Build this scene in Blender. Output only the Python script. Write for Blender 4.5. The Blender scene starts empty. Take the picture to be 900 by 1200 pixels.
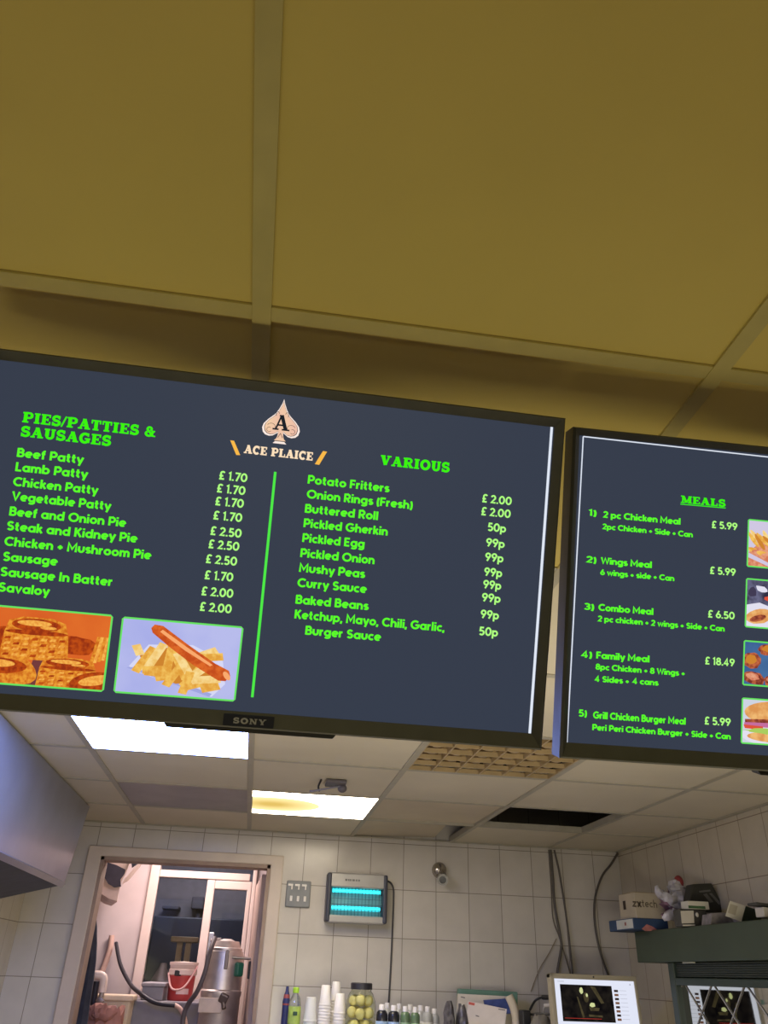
import bpy, bmesh, math, random
from mathutils import Vector, Matrix, Euler
random.seed(7)
PI = math.pi
C = bpy.context.scene.collection
scene = bpy.context.scene

# ------------------------------------------------------------------ camera
CAMZ = 1.45                       # the phone is held 1.45 m above the floor
FPX = 913.85                      # focal length for a 900x1200 frame
RX, ROLL, YAW = 2.10652834, 0.0381003, -0.13228423
RM = (Matrix.Rotation(YAW, 3, 'Z') @ Matrix.Rotation(RX, 3, 'X') @ Matrix.Rotation(ROLL, 3, 'Z'))
camd = bpy.data.cameras.new('camera')
cam = bpy.data.objects.new('camera', camd); C.objects.link(cam)
camd.sensor_fit = 'VERTICAL'; camd.sensor_height = 36.0; camd.lens = 36.0 * FPX / 1200.0
camd.clip_start = 0.05
cam.matrix_world = Matrix.Translation((0, 0, CAMZ)) @ RM.to_4x4()
scene.camera = cam

# ------------------------------------------------------------------ world, exposure, lights
vs = scene.view_settings
vs.view_transform = 'Standard'; vs.look = 'None'; vs.gamma = 1.0; vs.use_curve_mapping = False
vs.exposure = 0.0
w = bpy.data.worlds.new('world'); scene.world = w; w.use_nodes = True
w.node_tree.nodes['Background'].inputs[0].default_value = (0.8, 0.75, 0.6, 1)
w.node_tree.nodes['Background'].inputs[1].default_value = 0.0

def area(name, loc, aim, sx, sy, power, col):
    l = bpy.data.lights.new(name, 'AREA'); l.shape = 'RECTANGLE'; l.size = sx; l.size_y = sy
    l.energy = power; l.color = col
    o = bpy.data.objects.new(name, l); C.objects.link(o); o.location = loc
    o.rotation_euler = (Vector(aim) - Vector(loc)).to_track_quat('-Z', 'Y').to_euler()
    return o
SHOP_FILL_W, TUBE1, TUBE2, STORE_W, KITCHEN_FILL_W = 14.0, 34.0, 17.0, 19.0, 20.0
area('shop_fill_light', (0.1, -2.7, 1.32), (0.1, 1.2, 1.85), 1.3, 0.45, SHOP_FILL_W, (1.0, 0.92, 0.52))  # unseen fill added behind the camera for screen frames and kitchen; no window built
area('hot_display_light', (0.3, 1.30, 0.86), (0.3, 0.45, 2.15), 2.6, 0.09, 7.0, (1.0, 0.87, 0.47))
area('kitchen_fill_light', (0.5, 1.5, 1.0), (0.4, 3.6, 2.1), 2.0, 0.4, KITCHEN_FILL_W, (1.0, 0.91, 0.76))  # added fill, aimed up and back to brighten the kitchen ceiling
area('far_room_fill', (-0.5, 7.3, 2.35), (-0.5, 7.9, 1.0), 0.4, 0.4, 7.0, (0.85, 0.85, 1.0))  # lavender fill added to brighten the room beyond the glass
area('storeroom_light', (-0.45, 5.75, 2.32), (-0.45, 5.9, 0.5), 0.5, 0.5, STORE_W, (1.0, 0.82, 0.78))

# ------------------------------------------------------------------ pixel rays to points in the room
def ray(px, py): return RM @ Vector((px - 450.0, 600.0 - py, -FPX))
ORG = Vector((0, 0, CAMZ))
def aty(px, py, Y): d = ray(px, py); return ORG + d * (Y / d.y)
def atx(px, py, X): d = ray(px, py); return ORG + d * (X / d.x)
def atz(px, py, Z): d = ray(px, py); return ORG + d * ((Z - CAMZ) / d.z)

# ------------------------------------------------------------------ materials
def lin(c):
    return tuple(((v / 255.0) / 12.92 if v / 255.0 <= 0.04045 else ((v / 255.0 + 0.055) / 1.055) ** 2.4) for v in c)
MATS = {}
def mat(name, rgb, rough=0.6, metal=0.0, noise=0.12, scale=14.0, bump=0.0, emit=None, estr=0.0, alpha=None, trans=0.0, spec=0.5, coat=0.0):
    if name in MATS: return MATS[name]
    m = bpy.data.materials.new(name); m.use_nodes = True; nt = m.node_tree; b = nt.nodes['Principled BSDF']
    c = lin(rgb)
    b.inputs['Roughness'].default_value = rough; b.inputs['Metallic'].default_value = metal
    b.inputs['Specular IOR Level'].default_value = spec
    b.inputs['Coat Weight'].default_value = coat
    if noise > 0:
        tc = nt.nodes.new('ShaderNodeTexCoord'); n = nt.nodes.new('ShaderNodeTexNoise'); r = nt.nodes.new('ShaderNodeValToRGB')
        n.inputs['Scale'].default_value = scale; n.inputs['Detail'].default_value = 5
        nt.links.new(tc.outputs['Object'], n.inputs['Vector']); nt.links.new(n.outputs['Fac'], r.inputs['Fac'])
        r.color_ramp.elements[0].position = 0.3; r.color_ramp.elements[1].position = 0.7
        r.color_ramp.elements[0].color = tuple(v * (1 - noise) for v in c) + (1,)
        r.color_ramp.elements[1].color = tuple(min(1, v * (1 + noise)) for v in c) + (1,)
        nt.links.new(r.outputs['Color'], b.inputs['Base Color'])
        if bump > 0:
            bp = nt.nodes.new('ShaderNodeBump'); bp.inputs['Strength'].default_value = bump; bp.inputs['Distance'].default_value = 0.004
            nt.links.new(n.outputs['Fac'], bp.inputs['Height']); nt.links.new(bp.outputs['Normal'], b.inputs['Normal'])
    else:
        b.inputs['Base Color'].default_value = c + (1,)
    if emit is not None:
        b.inputs['Emission Color'].default_value = lin(emit) + (1,); b.inputs['Emission Strength'].default_value = estr
    if trans: b.inputs['Transmission Weight'].default_value = trans
    if alpha is not None: b.inputs['Alpha'].default_value = alpha
    MATS[name] = m; return m
def screen_mat(name, rgb, s=1.0, noise=0.0, scale=60, rgb2=None):
    """what a lit display shows: emission only, with a little procedural grain in the pictures"""
    if name in MATS: return MATS[name]
    m = bpy.data.materials.new(name); m.use_nodes = True; nt = m.node_tree; nt.nodes.clear()
    o = nt.nodes.new('ShaderNodeOutputMaterial'); e = nt.nodes.new('ShaderNodeEmission'); e.inputs['Strength'].default_value = s
    c = lin(rgb)
    if noise > 0:
        c2 = lin(rgb2) if rgb2 else tuple(v * (1 - noise) for v in c)
        tc = nt.nodes.new('ShaderNodeTexCoord'); n = nt.nodes.new('ShaderNodeTexNoise'); r = nt.nodes.new('ShaderNodeValToRGB')
        n.inputs['Scale'].default_value = scale; n.inputs['Detail'].default_value = 4
        nt.links.new(tc.outputs['Object'], n.inputs['Vector']); nt.links.new(n.outputs['Fac'], r.inputs['Fac'])
        r.color_ramp.elements[0].position = 0.38; r.color_ramp.elements[1].position = 0.62
        r.color_ramp.elements[0].color = c2 + (1,); r.color_ramp.elements[1].color = c + (1,)
        nt.links.new(r.outputs['Color'], e.inputs['Color'])
    else: e.inputs['Color'].default_value = c + (1,)
    nt.links.new(e.outputs[0], o.inputs[0]); MATS[name] = m; return m
def tile_mat(name, axis, rgb, rgb2, mortar):
    m = bpy.data.materials.new(name); m.use_nodes = True; nt = m.node_tree; b = nt.nodes['Principled BSDF']
    tc = nt.nodes.new('ShaderNodeTexCoord'); sp = nt.nodes.new('ShaderNodeSeparateXYZ'); cb = nt.nodes.new('ShaderNodeCombineXYZ')
    mp = nt.nodes.new('ShaderNodeMapping'); br = nt.nodes.new('ShaderNodeTexBrick'); n = nt.nodes.new('ShaderNodeTexNoise'); mx = nt.nodes.new('ShaderNodeMix')
    nt.links.new(tc.outputs['Object'], sp.inputs[0]); nt.links.new(sp.outputs[axis], cb.inputs[0]); nt.links.new(sp.outputs[2], cb.inputs[1])
    nt.links.new(cb.outputs[0], mp.inputs['Vector'])
    mp.inputs['Location'].default_value = ((-1.044 if axis == 0 else -4.919) + 0.1945 * 40, -(CAMZ + 0.180) + 0.2465 * 20, 0)
    nt.links.new(mp.outputs[0], br.inputs['Vector'])
    br.offset = 0.0; br.squash = 1.0
    br.inputs['Scale'].default_value = 1.0; br.inputs['Brick Width'].default_value = 0.1945; br.inputs['Row Height'].default_value = 0.2465
    br.inputs['Mortar Size'].default_value = 0.0022; br.inputs['Mortar Smooth'].default_value = 0.3; br.inputs['Bias'].default_value = 0.0
    br.inputs['Color1'].default_value = lin(rgb) + (1,); br.inputs['Color2'].default_value = lin(rgb2) + (1,); br.inputs['Mortar'].default_value = lin(mortar) + (1,)
    n.inputs['Scale'].default_value = 9.0; n.inputs['Detail'].default_value = 6
    nt.links.new(tc.outputs['Object'], n.inputs['Vector'])
    mx.data_type = 'RGBA'; mx.blend_type = 'MULTIPLY'; mx.inputs[0].default_value = 0.22
    nt.links.new(br.outputs['Color'], mx.inputs[6]); nt.links.new(n.outputs['Fac'], mx.inputs[7]); nt.links.new(mx.outputs[2], b.inputs['Base Color'])
    bp = nt.nodes.new('ShaderNodeBump'); bp.inputs['Strength'].default_value = 0.35; bp.inputs['Distance'].default_value = 0.002; bp.invert = True
    nt.links.new(br.outputs['Fac'], bp.inputs['Height']); nt.links.new(bp.outputs['Normal'], b.inputs['Normal'])
    b.inputs['Roughness'].default_value = 0.22
    return m

# ------------------------------------------------------------------ mesh builder
class MB:
    def __init__(s): s.bm = bmesh.new()
    def _add(s, verts, faces):
        vs_ = [s.bm.verts.new(v) for v in verts]
        for f in faces:
            try: s.bm.faces.new([vs_[i] for i in f])
            except ValueError: pass
        return vs_
    def box(s, c, size, rot=(0, 0, 0), bev=0.0, seg=2):
        R = Euler(rot).to_matrix(); c = Vector(c); h = Vector(size) / 2
        vv = [c + R @ Vector((x * h.x, y * h.y, z * h.z)) for x in (-1, 1) for y in (-1, 1) for z in (-1, 1)]
        return s.hexa([vv[0], vv[4], vv[6], vv[2], vv[1], vv[5], vv[7], vv[3]], bev, seg)
    def hexa(s, p, bev=0.0, seg=2):
        v = s._add(p, [(3, 2, 1, 0), (4, 5, 6, 7), (0, 1, 5, 4), (1, 2, 6, 5), (2, 3, 7, 6), (3, 0, 4, 7)])
        if bev > 0:
            es = list({e for x in v for e in x.link_edges})
            bmesh.ops.bevel(s.bm, geom=es, offset=bev, segments=seg, affect='EDGES', profile=0.5)
        return s
    def aabb(s, a, b, bev=0.0):
        a = Vector(a); b = Vector(b); return s.box((a + b) / 2, [abs(b[i] - a[i]) for i in range(3)], bev=bev)
    def prism(s, pts, vec, bev=0.0):
        n = len(pts); vec = Vector(vec); a = [Vector(p) for p in pts]; b = [p + vec for p in a]
        v = s._add(a + b, [tuple(range(n - 1, -1, -1)), tuple(range(n, 2 * n))] + [(i, (i + 1) % n, n + (i + 1) % n, n + i) for i in range(n)])
        if bev > 0:
            es = list({e for x in v for e in x.link_edges})
            bmesh.ops.bevel(s.bm, geom=es, offset=bev, segments=2, affect='EDGES', profile=0.5)
        return s
    def poly(s, pts): s._add(pts, [tuple(range(len(pts)))]); return s
    def loft(s, rings, cap=True, closed=True):
        n = len(rings[0]); allv = [p for r in rings for p in r]; fs = []
        for k in range(len(rings) - 1):
            for i in range(n if closed else n - 1):
                j = (i + 1) % n; fs.append((k * n + i, k * n + j, (k + 1) * n + j, (k + 1) * n + i))
        if cap and closed: fs += [tuple(range(n - 1, -1, -1)), tuple(range((len(rings) - 1) * n, len(rings) * n))]
        s._add(allv, fs); return s
    def cyl(s, p0, p1, r0, r1=None, seg=20):
        r1 = r0 if r1 is None else r1
        return s.tube([p0, p1], [r0, r1], seg, smooth=False)
    def tube(s, pts, r, seg=8, smooth=True, sub=6):
        pts = [Vector(p) for p in pts]
        if smooth and len(pts) > 2:
            q = []
            for i in range(len(pts) - 1):
                p0 = pts[max(0, i - 1)]; p1 = pts[i]; p2 = pts[i + 1]; p3 = pts[min(len(pts) - 1, i + 2)]
                for k in range(sub):
                    t = k / sub
                    q.append(0.5 * ((2 * p1) + (p2 - p0) * t + (2 * p0 - 5 * p1 + 4 * p2 - p3) * t * t + (3 * p1 - p0 - 3 * p2 + p3) * t ** 3))
            q.append(pts[-1]); pts = q
        rs = r if isinstance(r, (list, tuple)) else [r] * len(pts)
        if len(rs) != len(pts): rs = [rs[0]] * len(pts)
        rings = []; up = None
        for i, p in enumerate(pts):
            t = (pts[min(i + 1, len(pts) - 1)] - pts[max(i - 1, 0)]).normalized()
            if up is None:
                up = Vector((0, 0, 1)) if abs(t.z) < 0.9 else Vector((1, 0, 0))
            x = t.cross(up).normalized(); up = x.cross(t).normalized()
            rings.append([p + (x * math.cos(2 * PI * k / seg) + up * math.sin(2 * PI * k / seg)) * rs[i] for k in range(seg)])
        return s.loft(rings)
    def lathe(s, c, prof, seg=24, rot=None):
        c = Vector(c); R = Euler(rot).to_matrix() if rot else Matrix.Identity(3)
        return s.loft([[c + R @ Vector((max(r, 1e-4) * math.cos(2 * PI * k / seg), max(r, 1e-4) * math.sin(2 * PI * k / seg), z)) for k in range(seg)] for r, z in prof])
    def ball(s, c, r, seg=16, rings=10):
        r = (r, r, r) if not isinstance(r, (tuple, list)) else r; c = Vector(c)
        return s.loft([[c + Vector((r[0] * math.sin(a) * math.cos(2 * PI * k / seg), r[1] * math.sin(a) * math.sin(2 * PI * k / seg), -r[2] * math.cos(a))) for k in range(seg)]
                       for a in [max(0.02, min(PI - 0.02, PI * i / rings)) for i in range(rings + 1)]])
    def out(s, name, m, parent=None, local=False, smooth=None, **props):
        bmesh.ops.recalc_face_normals(s.bm, faces=s.bm.faces)
        if parent is not None and not local:
            off = Vector((0, 0, 0)); p = parent
            while p is not None: off += p.location; p = p.parent
            for v in s.bm.verts: v.co -= off
        me = bpy.data.meshes.new(name); s.bm.to_mesh(me); s.bm.free()
        if smooth:
            me.polygons.foreach_set('use_smooth', [True] * len(me.polygons))
            try: me.set_sharp_from_angle(angle=math.radians(smooth if smooth is not True else 40))
            except Exception: pass
        o = bpy.data.objects.new(name, me); C.objects.link(o); me.materials.append(m)
        if parent is not None: o.parent = parent
        for k, v in props.items(): o[k] = v
        return o
def out_multi(name, layers, parent):
    """one flat display picture: list of (polygons, material)"""
    me = bpy.data.meshes.new(name); vv, ff, mi, ms = [], [], [], []
    for polys, m in layers:
        if m not in ms: ms.append(m)
        for p in polys:
            ff.append(list(range(len(vv), len(vv) + len(p)))); vv += [tuple(q) for q in p]; mi.append(ms.index(m))
    me.from_pydata(vv, [], ff); me.polygons.foreach_set('material_index', mi)
    for m in ms: me.materials.append(m)
    o = bpy.data.objects.new(name, me); C.objects.link(o); o.parent = parent; return o
def thing(name, label, cat, loc=(0, 0, 0), rot=(0, 0, 0), group=None):
    o = bpy.data.objects.new(name, None); C.objects.link(o); o.location = loc; o.rotation_euler = rot; o.empty_display_size = 0.05
    o['label'] = label; o['category'] = cat
    if group: o['group'] = group
    return o
def tag(o, label, cat, group=None):
    o['label'] = label; o['category'] = cat
    if group: o['group'] = group
    return o
def structure(o): o['kind'] = 'structure'; return o
def copy_tree(o, parent=None):
    c = o.copy(); C.objects.link(c)
    if parent is not None: c.parent = parent
    for ch in [x for x in bpy.data.objects if x.parent == o and x.name in C.objects]: copy_tree(ch, c)
    return c

# ------------------------------------------------------------------ lettering drawn with strokes (cap height 1)
def arc(cx, cy, rx, ry, a0, a1, n=None):
    n = n or max(4, int(abs(a1 - a0) / 18))
    return [(cx + rx * math.cos(math.radians(a0 + (a1 - a0) * i / n)), cy + ry * math.sin(math.radians(a0 + (a1 - a0) * i / n))) for i in range(n + 1)]
O_ = lambda: arc(.34, .35, .25, .26, 0, 360, 20)
SANS = {
 'a': ([O_(), [(.59, 0), (.59, .70)]], .70), 'b': ([O_(), [(.09, 0), (.09, 1)]], .70), 'c': ([arc(.34, .35, .25, .26, 48, 312)], .57),
 'd': ([O_(), [(.59, 0), (.59, 1)]], .70), 'e': ([arc(.34, .35, .25, .26, 0, 312), [(.09, .35), (.59, .35)]], .66),
 'f': ([[(.18, 0), (.18, .75)] + arc(.34, .75, .16, .16, 180, 80), [(.02, .61), (.36, .61)]], .40),
 'g': ([O_(), [(.59, .70), (.59, .0)] + arc(.34, -.02, .25, .15, 0, -150)], .70),
 'h': ([[(.09, 0), (.09, 1)], arc(.31, .37, .22, .24, 180, 0) + [(.53, 0)]], .63), 'i': ([[(.1, 0), (.1, .70)], [(.1, .82), (.1, 1.0)]], .21),
 'k': ([[(.09, 0), (.09, 1)], [(.12, .30), (.46, .68)], [(.24, .40), (.50, .0)]], .55), 'l': ([[(.1, 0), (.1, 1)]], .21),
 'm': ([[(.09, 0), (.09, .70)], arc(.28, .40, .19, .21, 180, 0) + [(.47, 0)], arc(.66, .40, .19, .21, 180, 0) + [(.85, 0)]], .95),
 'n': ([[(.09, 0), (.09, .70)], arc(.31, .37, .22, .24, 180, 0) + [(.53, 0)]], .63), 'o': ([O_()], .68),
 'p': ([O_(), [(.09, -.26), (.09, .70)]], .70), 'r': ([[(.09, 0), (.09, .70)], arc(.33, .37, .24, .24, 180, 85)], .40),
 's': ([arc(.26, .48, .16, .13, 30, 270) + arc(.26, .22, .17, .13, 90, -150)], .50),
 't': ([[(.18, .92), (.18, .24)] + arc(.33, .24, .15, .15, 180, 285), [(.02, .61), (.36, .61)]], .42),
 'u': ([[(.09, .70), (.09, .33)] + arc(.31, .33, .22, .24, 180, 360) + [(.53, .70)]], .63), 'v': ([[(.06, .70), (.30, .06), (.54, .70)]], .60),
 'w': ([[(.06, .70), (.24, .06), (.44, .62), (.64, .06), (.82, .70)]], .88), 'y': ([[(.06, .70), (.31, .08)], [(.56, .70), (.24, -.26)]], .61),
 'x': ([[(.06, .70), (.52, 0)], [(.52, .70), (.06, 0)]], .58), 'z': ([[(.06, .61), (.48, .61), (.07, .09), (.50, .09)]], .55),
 'B': ([[(.10, 0), (.10, 1)], [(.10, .91), (.34, .91)] + arc(.34, .72, .19, .19, 90, -90) + [(.10, .53)], [(.34, .53)] + arc(.36, .31, .22, .22, 90, -90) + [(.10, .09)]], .66),
 'C': ([arc(.49, .5, .40, .41, 45, 315)], .84), 'E': ([[(.10, 0), (.10, 1)], [(.10, .91), (.55, .91)], [(.10, .5), (.50, .5)], [(.10, .09), (.55, .09)]], .61),
 'F': ([[(.10, 0), (.10, 1)], [(.10, .91), (.55, .91)], [(.10, .48), (.50, .48)]], .58), 'G': ([arc(.49, .5, .40, .41, 45, 330) + [(.86, .47), (.50, .47)]], .94),
 'I': ([[(.11, 0), (.11, 1)]], .24), 'K': ([[(.10, 0), (.10, 1)], [(.13, .42), (.58, 1.0)], [(.28, .55), (.62, 0)]], .68),
 'L': ([[(.10, 1), (.10, .09), (.54, .09)]], .56), 'M': ([[(.10, 0), (.10, .95), (.46, .30), (.82, .95), (.82, 0)]], .94),
 'O': ([arc(.49, .5, .40, .41, 0, 360, 26)], .98), 'P': ([[(.10, 0), (.10, 1)], [(.10, .91), (.34, .91)] + arc(.34, .66, .25, .25, 90, -90) + [(.10, .41)]], .66),
 'R': ([[(.10, 0), (.10, 1)], [(.10, .91), (.34, .91)] + arc(.34, .67, .23, .24, 90, -90) + [(.10, .43)], [(.32, .43), (.58, 0)]], .68),
 'S': ([arc(.33, .705, .21, .205, 28, 270) + arc(.33, .295, .23, .205, 90, -152)], .66), 'V': ([[(.06, 1), (.37, .08), (.68, 1)]], .74),
 'W': ([[(.06, 1), (.28, .08), (.52, .90), (.76, .08), (.98, 1)]], 1.04),
 '0': ([arc(.36, .5, .27, .41, 0, 360, 24)], .72), '1': ([[(.04, .78), (.22, .93), (.22, 0)]], .34),
 '2': ([arc(.31, .67, .22, .24, 165, -25) + [(.10, .09), (.58, .09)]], .63), '3': ([arc(.30, .71, .20, .20, 150, -90) + [(.25, .51)], [(.28, .51)] + arc(.30, .30, .23, .21, 90, -150)], .60),
 '4': ([[(.44, 0), (.44, .95), (.08, .28), (.62, .28)]], .68), '5': ([[(.52, .91), (.17, .91), (.13, .55)] + arc(.30, .32, .24, .24, 110, -145)], .62),
 '6': ([arc(.33, .32, .24, .23, 0, 360), [(.11, .40), (.42, .98)]], .66), '7': ([[(.06, .91), (.54, .91), (.22, 0)]], .58), '8': ([arc(.33, .72, .19, .19, 0, 360), arc(.33, .30, .24, .21, 0, 360)], .66),
 '9': ([arc(.33, .68, .24, .23, 0, 360), [(.55, .60), (.24, .02)]], .66),
 '+': ([[(.27, .14), (.27, .60)], [(.04, .37), (.50, .37)]], .54), '.': ([[(.09, 0), (.09, .17)]], .19), ',': ([[(.11, .17), (.05, -.14)]], .20),
 '(': ([arc(.34, .40, .25, .62, 125, 235)], .27), ')': ([arc(-.06, .40, .25, .62, 55, -55)], .27),
 '£': ([arc(.40, .72, .20, .20, 25, 180) + [(.22, .09)], [(.06, .09), (.58, .09)], [(.06, .45), (.46, .45)]], .63), ' ': ([], .30)}
def st(x, y0=0, y1=1, w=.26): return [((x, y0), (x, y1)), w]
def hz(x0, x1, y, w=.13): return [((x0, y), (x1, y)), w]
SLAB = {
 'P': ([st(.25), hz(.02, .52, .065), hz(.02, .55, .935), [[(.25, .935)] + [*arc(.55, .70, .22, .235, 90, -90)] + [(.25, .465)], .17], st(.74, .52, .88, .20)], .92),
 'I': ([st(.25), hz(.02, .48, .065), hz(.02, .48, .935)], .54), 'E': ([st(.25), hz(.02, .78, .065), hz(.02, .76, .935), hz(.25, .58, .5), st(.72, .70, 1, .11), st(.74, 0, .32, .11), st(.57, .36, .64, .09)], .84),
 'S': ([[arc(.40, .71, .24, .215, 20, 265) + arc(.40, .29, .26, .215, 85, -160), .21], st(.64, .66, 1, .10), st(.12, 0, .36, .10)], .80),
 '/': ([[((.02, -.02), (.36, 1.02)), .12]], .42), 'A': ([[((.18, .06), (.47, .98)), .13], [((.47, .98), (.77, .06)), .27], hz(.26, .66, .34), hz(.0, .36, .065), hz(.54, 1.0, .065), hz(.34, .60, .935)], 1.02),
 'T': ([st(.42), hz(.04, .80, .935), st(.08, .64, 1, .11), st(.76, .64, 1, .11), hz(.18, .66, .065)], .88),
 '&': ([[arc(.38, .74, .17, .18, -60, 240) + [(.72, .06)], .17], [arc(.36, .28, .25, .22, 120, 330) + [(.72, .55)], .18], hz(.56, .86, .54, .12), hz(.60, .92, .06, .11)], .98),
 'U': ([[[(.25, 1), (.25, .35)] + arc(.48, .33, .24, .25, 180, 360) + [(.72, 1)], .20], st(.25, .3, 1, .26), hz(.02, .46, .935), hz(.56, .90, .935)], .94),
 'G': ([[arc(.46, .5, .33, .42, 50, 330), .22], st(.72, .06, .42, .24), hz(.46, .90, .44), st(.72, .66, 1, .10)], .94),
 'V': ([[((.20, .95), (.48, .04)), .27], [((.76, .95), (.50, .04)), .13], hz(.0, .42, .935), hz(.58, .96, .935)], .98),
 'R': ([st(.25), hz(.02, .48, .065), hz(.02, .55, .935), [[(.25, .935)] + [*arc(.55, .72, .20, .215, 90, -90)] + [(.25, .505)], .16], st(.73, .57, .88, .18), [((.52, .48), (.76, .06)), .24], hz(.60, .96, .065)], .98),
 'O': ([[arc(.47, .5, .34, .42, 0, 360, 24), .23]], .96), 'C': ([[arc(.46, .5, .33, .42, 50, 315), .23], st(.73, .64, 1, .10)], .88),
 'M': ([st(.20, w=.13), [((.24, .97), (.58, .08)), .24], [((.92, .97), (.60, .08)), .12], st(.94, w=.26), hz(.0, .40, .065), hz(.0, .30, .935), hz(.74, 1.16, .065), hz(.90, 1.16, .935)], 1.20),
 'L': ([st(.25), hz(.02, .76, .065), hz(.02, .48, .935), st(.72, 0, .38, .11)], .82),
 'N': ([st(.18, w=.14), [((.16, .97), (.76, .05)), .22], st(.78, w=.14), hz(.0, .36, .065), hz(.60, .96, .935), hz(.0, .26, .935)], 1.0),
 'Y': ([[((.16, .95), (.46, .45)), .22], [((.78, .95), (.48, .45)), .13], st(.47, 0, .5, .24), hz(.0, .36, .935), hz(.60, .94, .935), hz(.26, .68, .065)], .96), ' ': ([], .42)}
def ribbon(mb, pts, w, place):
    n = len(pts); closed = n > 3 and abs(pts[0][0] - pts[-1][0]) < 1e-6 and abs(pts[0][1] - pts[-1][1]) < 1e-6
    P = [Vector(p) for p in pts]; L = []; R = []
    for i in range(n):
        if closed: a = (P[i] - P[i - 1 if i > 0 else n - 2]); b = (P[(i + 1) if i < n - 1 else 1] - P[i])
        else: a = P[i] - P[i - 1] if i > 0 else P[1] - P[0]; b = P[i + 1] - P[i] if i < n - 1 else a
        a = a.normalized(); b = b.normalized(); na = Vector((-a.y, a.x)); nb = Vector((-b.y, b.x)); m_ = (na + nb)
        m_ = m_.normalized() if m_.length > 1e-6 else na; k = min(1.6, 1 / max(0.35, m_.dot(na)))
        L.append(P[i] + m_ * w / 2 * k); R.append(P[i] - m_ * w / 2 * k)
    mb._add([place(v) for v in L] + [place(v) for v in R], [(i, i + 1, n + i + 1, n + i) for i in range(n - 1)])
def lettering(mb, text, font, u0, v0, u1, cap, weight=.215, track=.07, y=0.0, to3=None, wscale=1.0):
    """draw text from u0 to u1 on the base line v0"""
    x = 0.0; items = []
    for ch in text:
        g, adv = font.get(ch, font[' ']); items.append((x, g)); x += adv + (track if ch != ' ' else 0.02)
    tot = x - track; sx = (u1 - u0) / tot
    for ox, g in items:
        for s_ in g:
            if font is SLAB: pts, w_ = s_[0], s_[1] * 1.14 * wscale
            else: pts, w_ = s_, weight
            pl = (lambda p, ox=ox: (to3 or (lambda u, v: (u, y, v)))(u0 + (p.x + ox) * sx, v0 + p.y * cap))
            ribbon(mb, list(pts), w_, pl)

# ------------------------------------------------------------------ the room
T = 0.60                                   # ceiling tile module
CZ = CAMZ + 0.6977                         # suspended ceiling
X0 = -0.0945 * 0.6977                      # one T-bar of the grid
Y0 = 1.0175 * 0.6977 + 0.012
XL, XR, YB, YF = -1.222, 2.185, 4.919, -2.9
M_ceil = mat('ceiling_board', (204, 195, 172), 0.75, noise=0.05, scale=3.0)
M_bar = mat('ceiling_bar', (168, 162, 144), 0.55, noise=0.06, scale=20)
M_ceil2 = mat('yellow_ceiling_board', (204, 184, 104), 0.75, noise=0.05, scale=3.0)  # front boards and bars are coloured yellower than the kitchen ones
M_bar2 = mat('yellow_ceiling_bar', (182, 168, 104), 0.55, noise=0.06, scale=20)
M_dark = mat('void_dark', (38, 36, 34), 0.9, noise=0.2)
M_wallplain = mat('front_wall_paint', (190, 170, 120), 0.8, noise=0.06)
M_tileX = tile_mat('wall_tile_back', 0, (204, 198, 188), (198, 192, 182), (140, 132, 122))
M_tileY = tile_mat('wall_tile_side', 1, (200, 190, 170), (194, 184, 164), (140, 128, 112))
M_floor = mat('floor_tile', (120, 96, 74), 0.5, noise=0.2)

xs = [X0 + T * k for k in range(-3, 6)]
ys = [Y0 + T * k for k in range(-7, 9)]
def cell(i, j): return X0 + T * i, X0 + T * (i + 1), Y0 + T * j, Y0 + T * (j + 1)
OPEN = {(-1, 3), (0, 5), (1, 3), (2, 5), (-1, 5), (0 + 1, 6), (1, 5)}   # lamps, grille, void, unlit lamp, slipped boards
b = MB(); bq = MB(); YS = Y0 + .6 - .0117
for i in range(-3, 5):
    for j in range(-7, 8):
        if (i, j) in OPEN: continue
        x0, x1, y0, y1 = cell(i, j); x0 = max(x0, XL); x1 = min(x1, XR); y0 = max(y0, YF); y1 = min(y1, YB)
        if x1 - x0 < .02 or y1 - y0 < .02: continue
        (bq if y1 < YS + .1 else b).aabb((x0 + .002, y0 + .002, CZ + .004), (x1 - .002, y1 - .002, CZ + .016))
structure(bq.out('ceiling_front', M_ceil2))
ceiling = structure(b.out('ceiling', M_ceil))
b = MB(); bq = MB()
for x in xs:
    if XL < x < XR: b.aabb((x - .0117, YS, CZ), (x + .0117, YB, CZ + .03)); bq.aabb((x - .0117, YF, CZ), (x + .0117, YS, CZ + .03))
for y in ys:
    if YF < y < YB - .1:
        for k in range(len(xs) - 1):
            xa, xb = max(xs[k] + .0119, XL), min(xs[k + 1] - .0119, XR)
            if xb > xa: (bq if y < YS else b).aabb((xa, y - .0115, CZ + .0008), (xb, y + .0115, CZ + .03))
for a_, c_ in (((XL, YB - .024, CZ - .002), (XR, YB - .001, CZ + .003)), ((XR - .024, YF, CZ - .002), (XR - .001, YB, CZ + .003)), ((XL + .001, YF, CZ - .002), (XL + .024, YB, CZ + .003))):
    b.aabb(a_, c_)
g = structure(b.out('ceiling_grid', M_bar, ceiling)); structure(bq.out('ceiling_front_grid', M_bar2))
b = MB(); b.aabb((XL - .1, YF - .1, CZ + .30), (XR + .1, YB + .1, CZ + .34)); structure(b.out('ceiling_slab', M_dark))
b = MB(); b.aabb((XL - .1, YF - .1, -.05), (XR + .1, 8.4, 0)); structure(b.out('floor', M_floor))
b = MB(); b.aabb((XL - .12, YF, 0), (XL, YB, CZ + .3)); structure(b.out('wall_left', M_tileY))
b = MB(); b.aabb((XR, YF, 0), (XR + .12, YB, CZ + .3)); structure(b.out('wall_right', M_tileY))
b = MB(); b.aabb((XL, YF - .12, 0), (XR, YF, CZ + .3)); structure(b.out('wall_front', M_wallplain))
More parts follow.
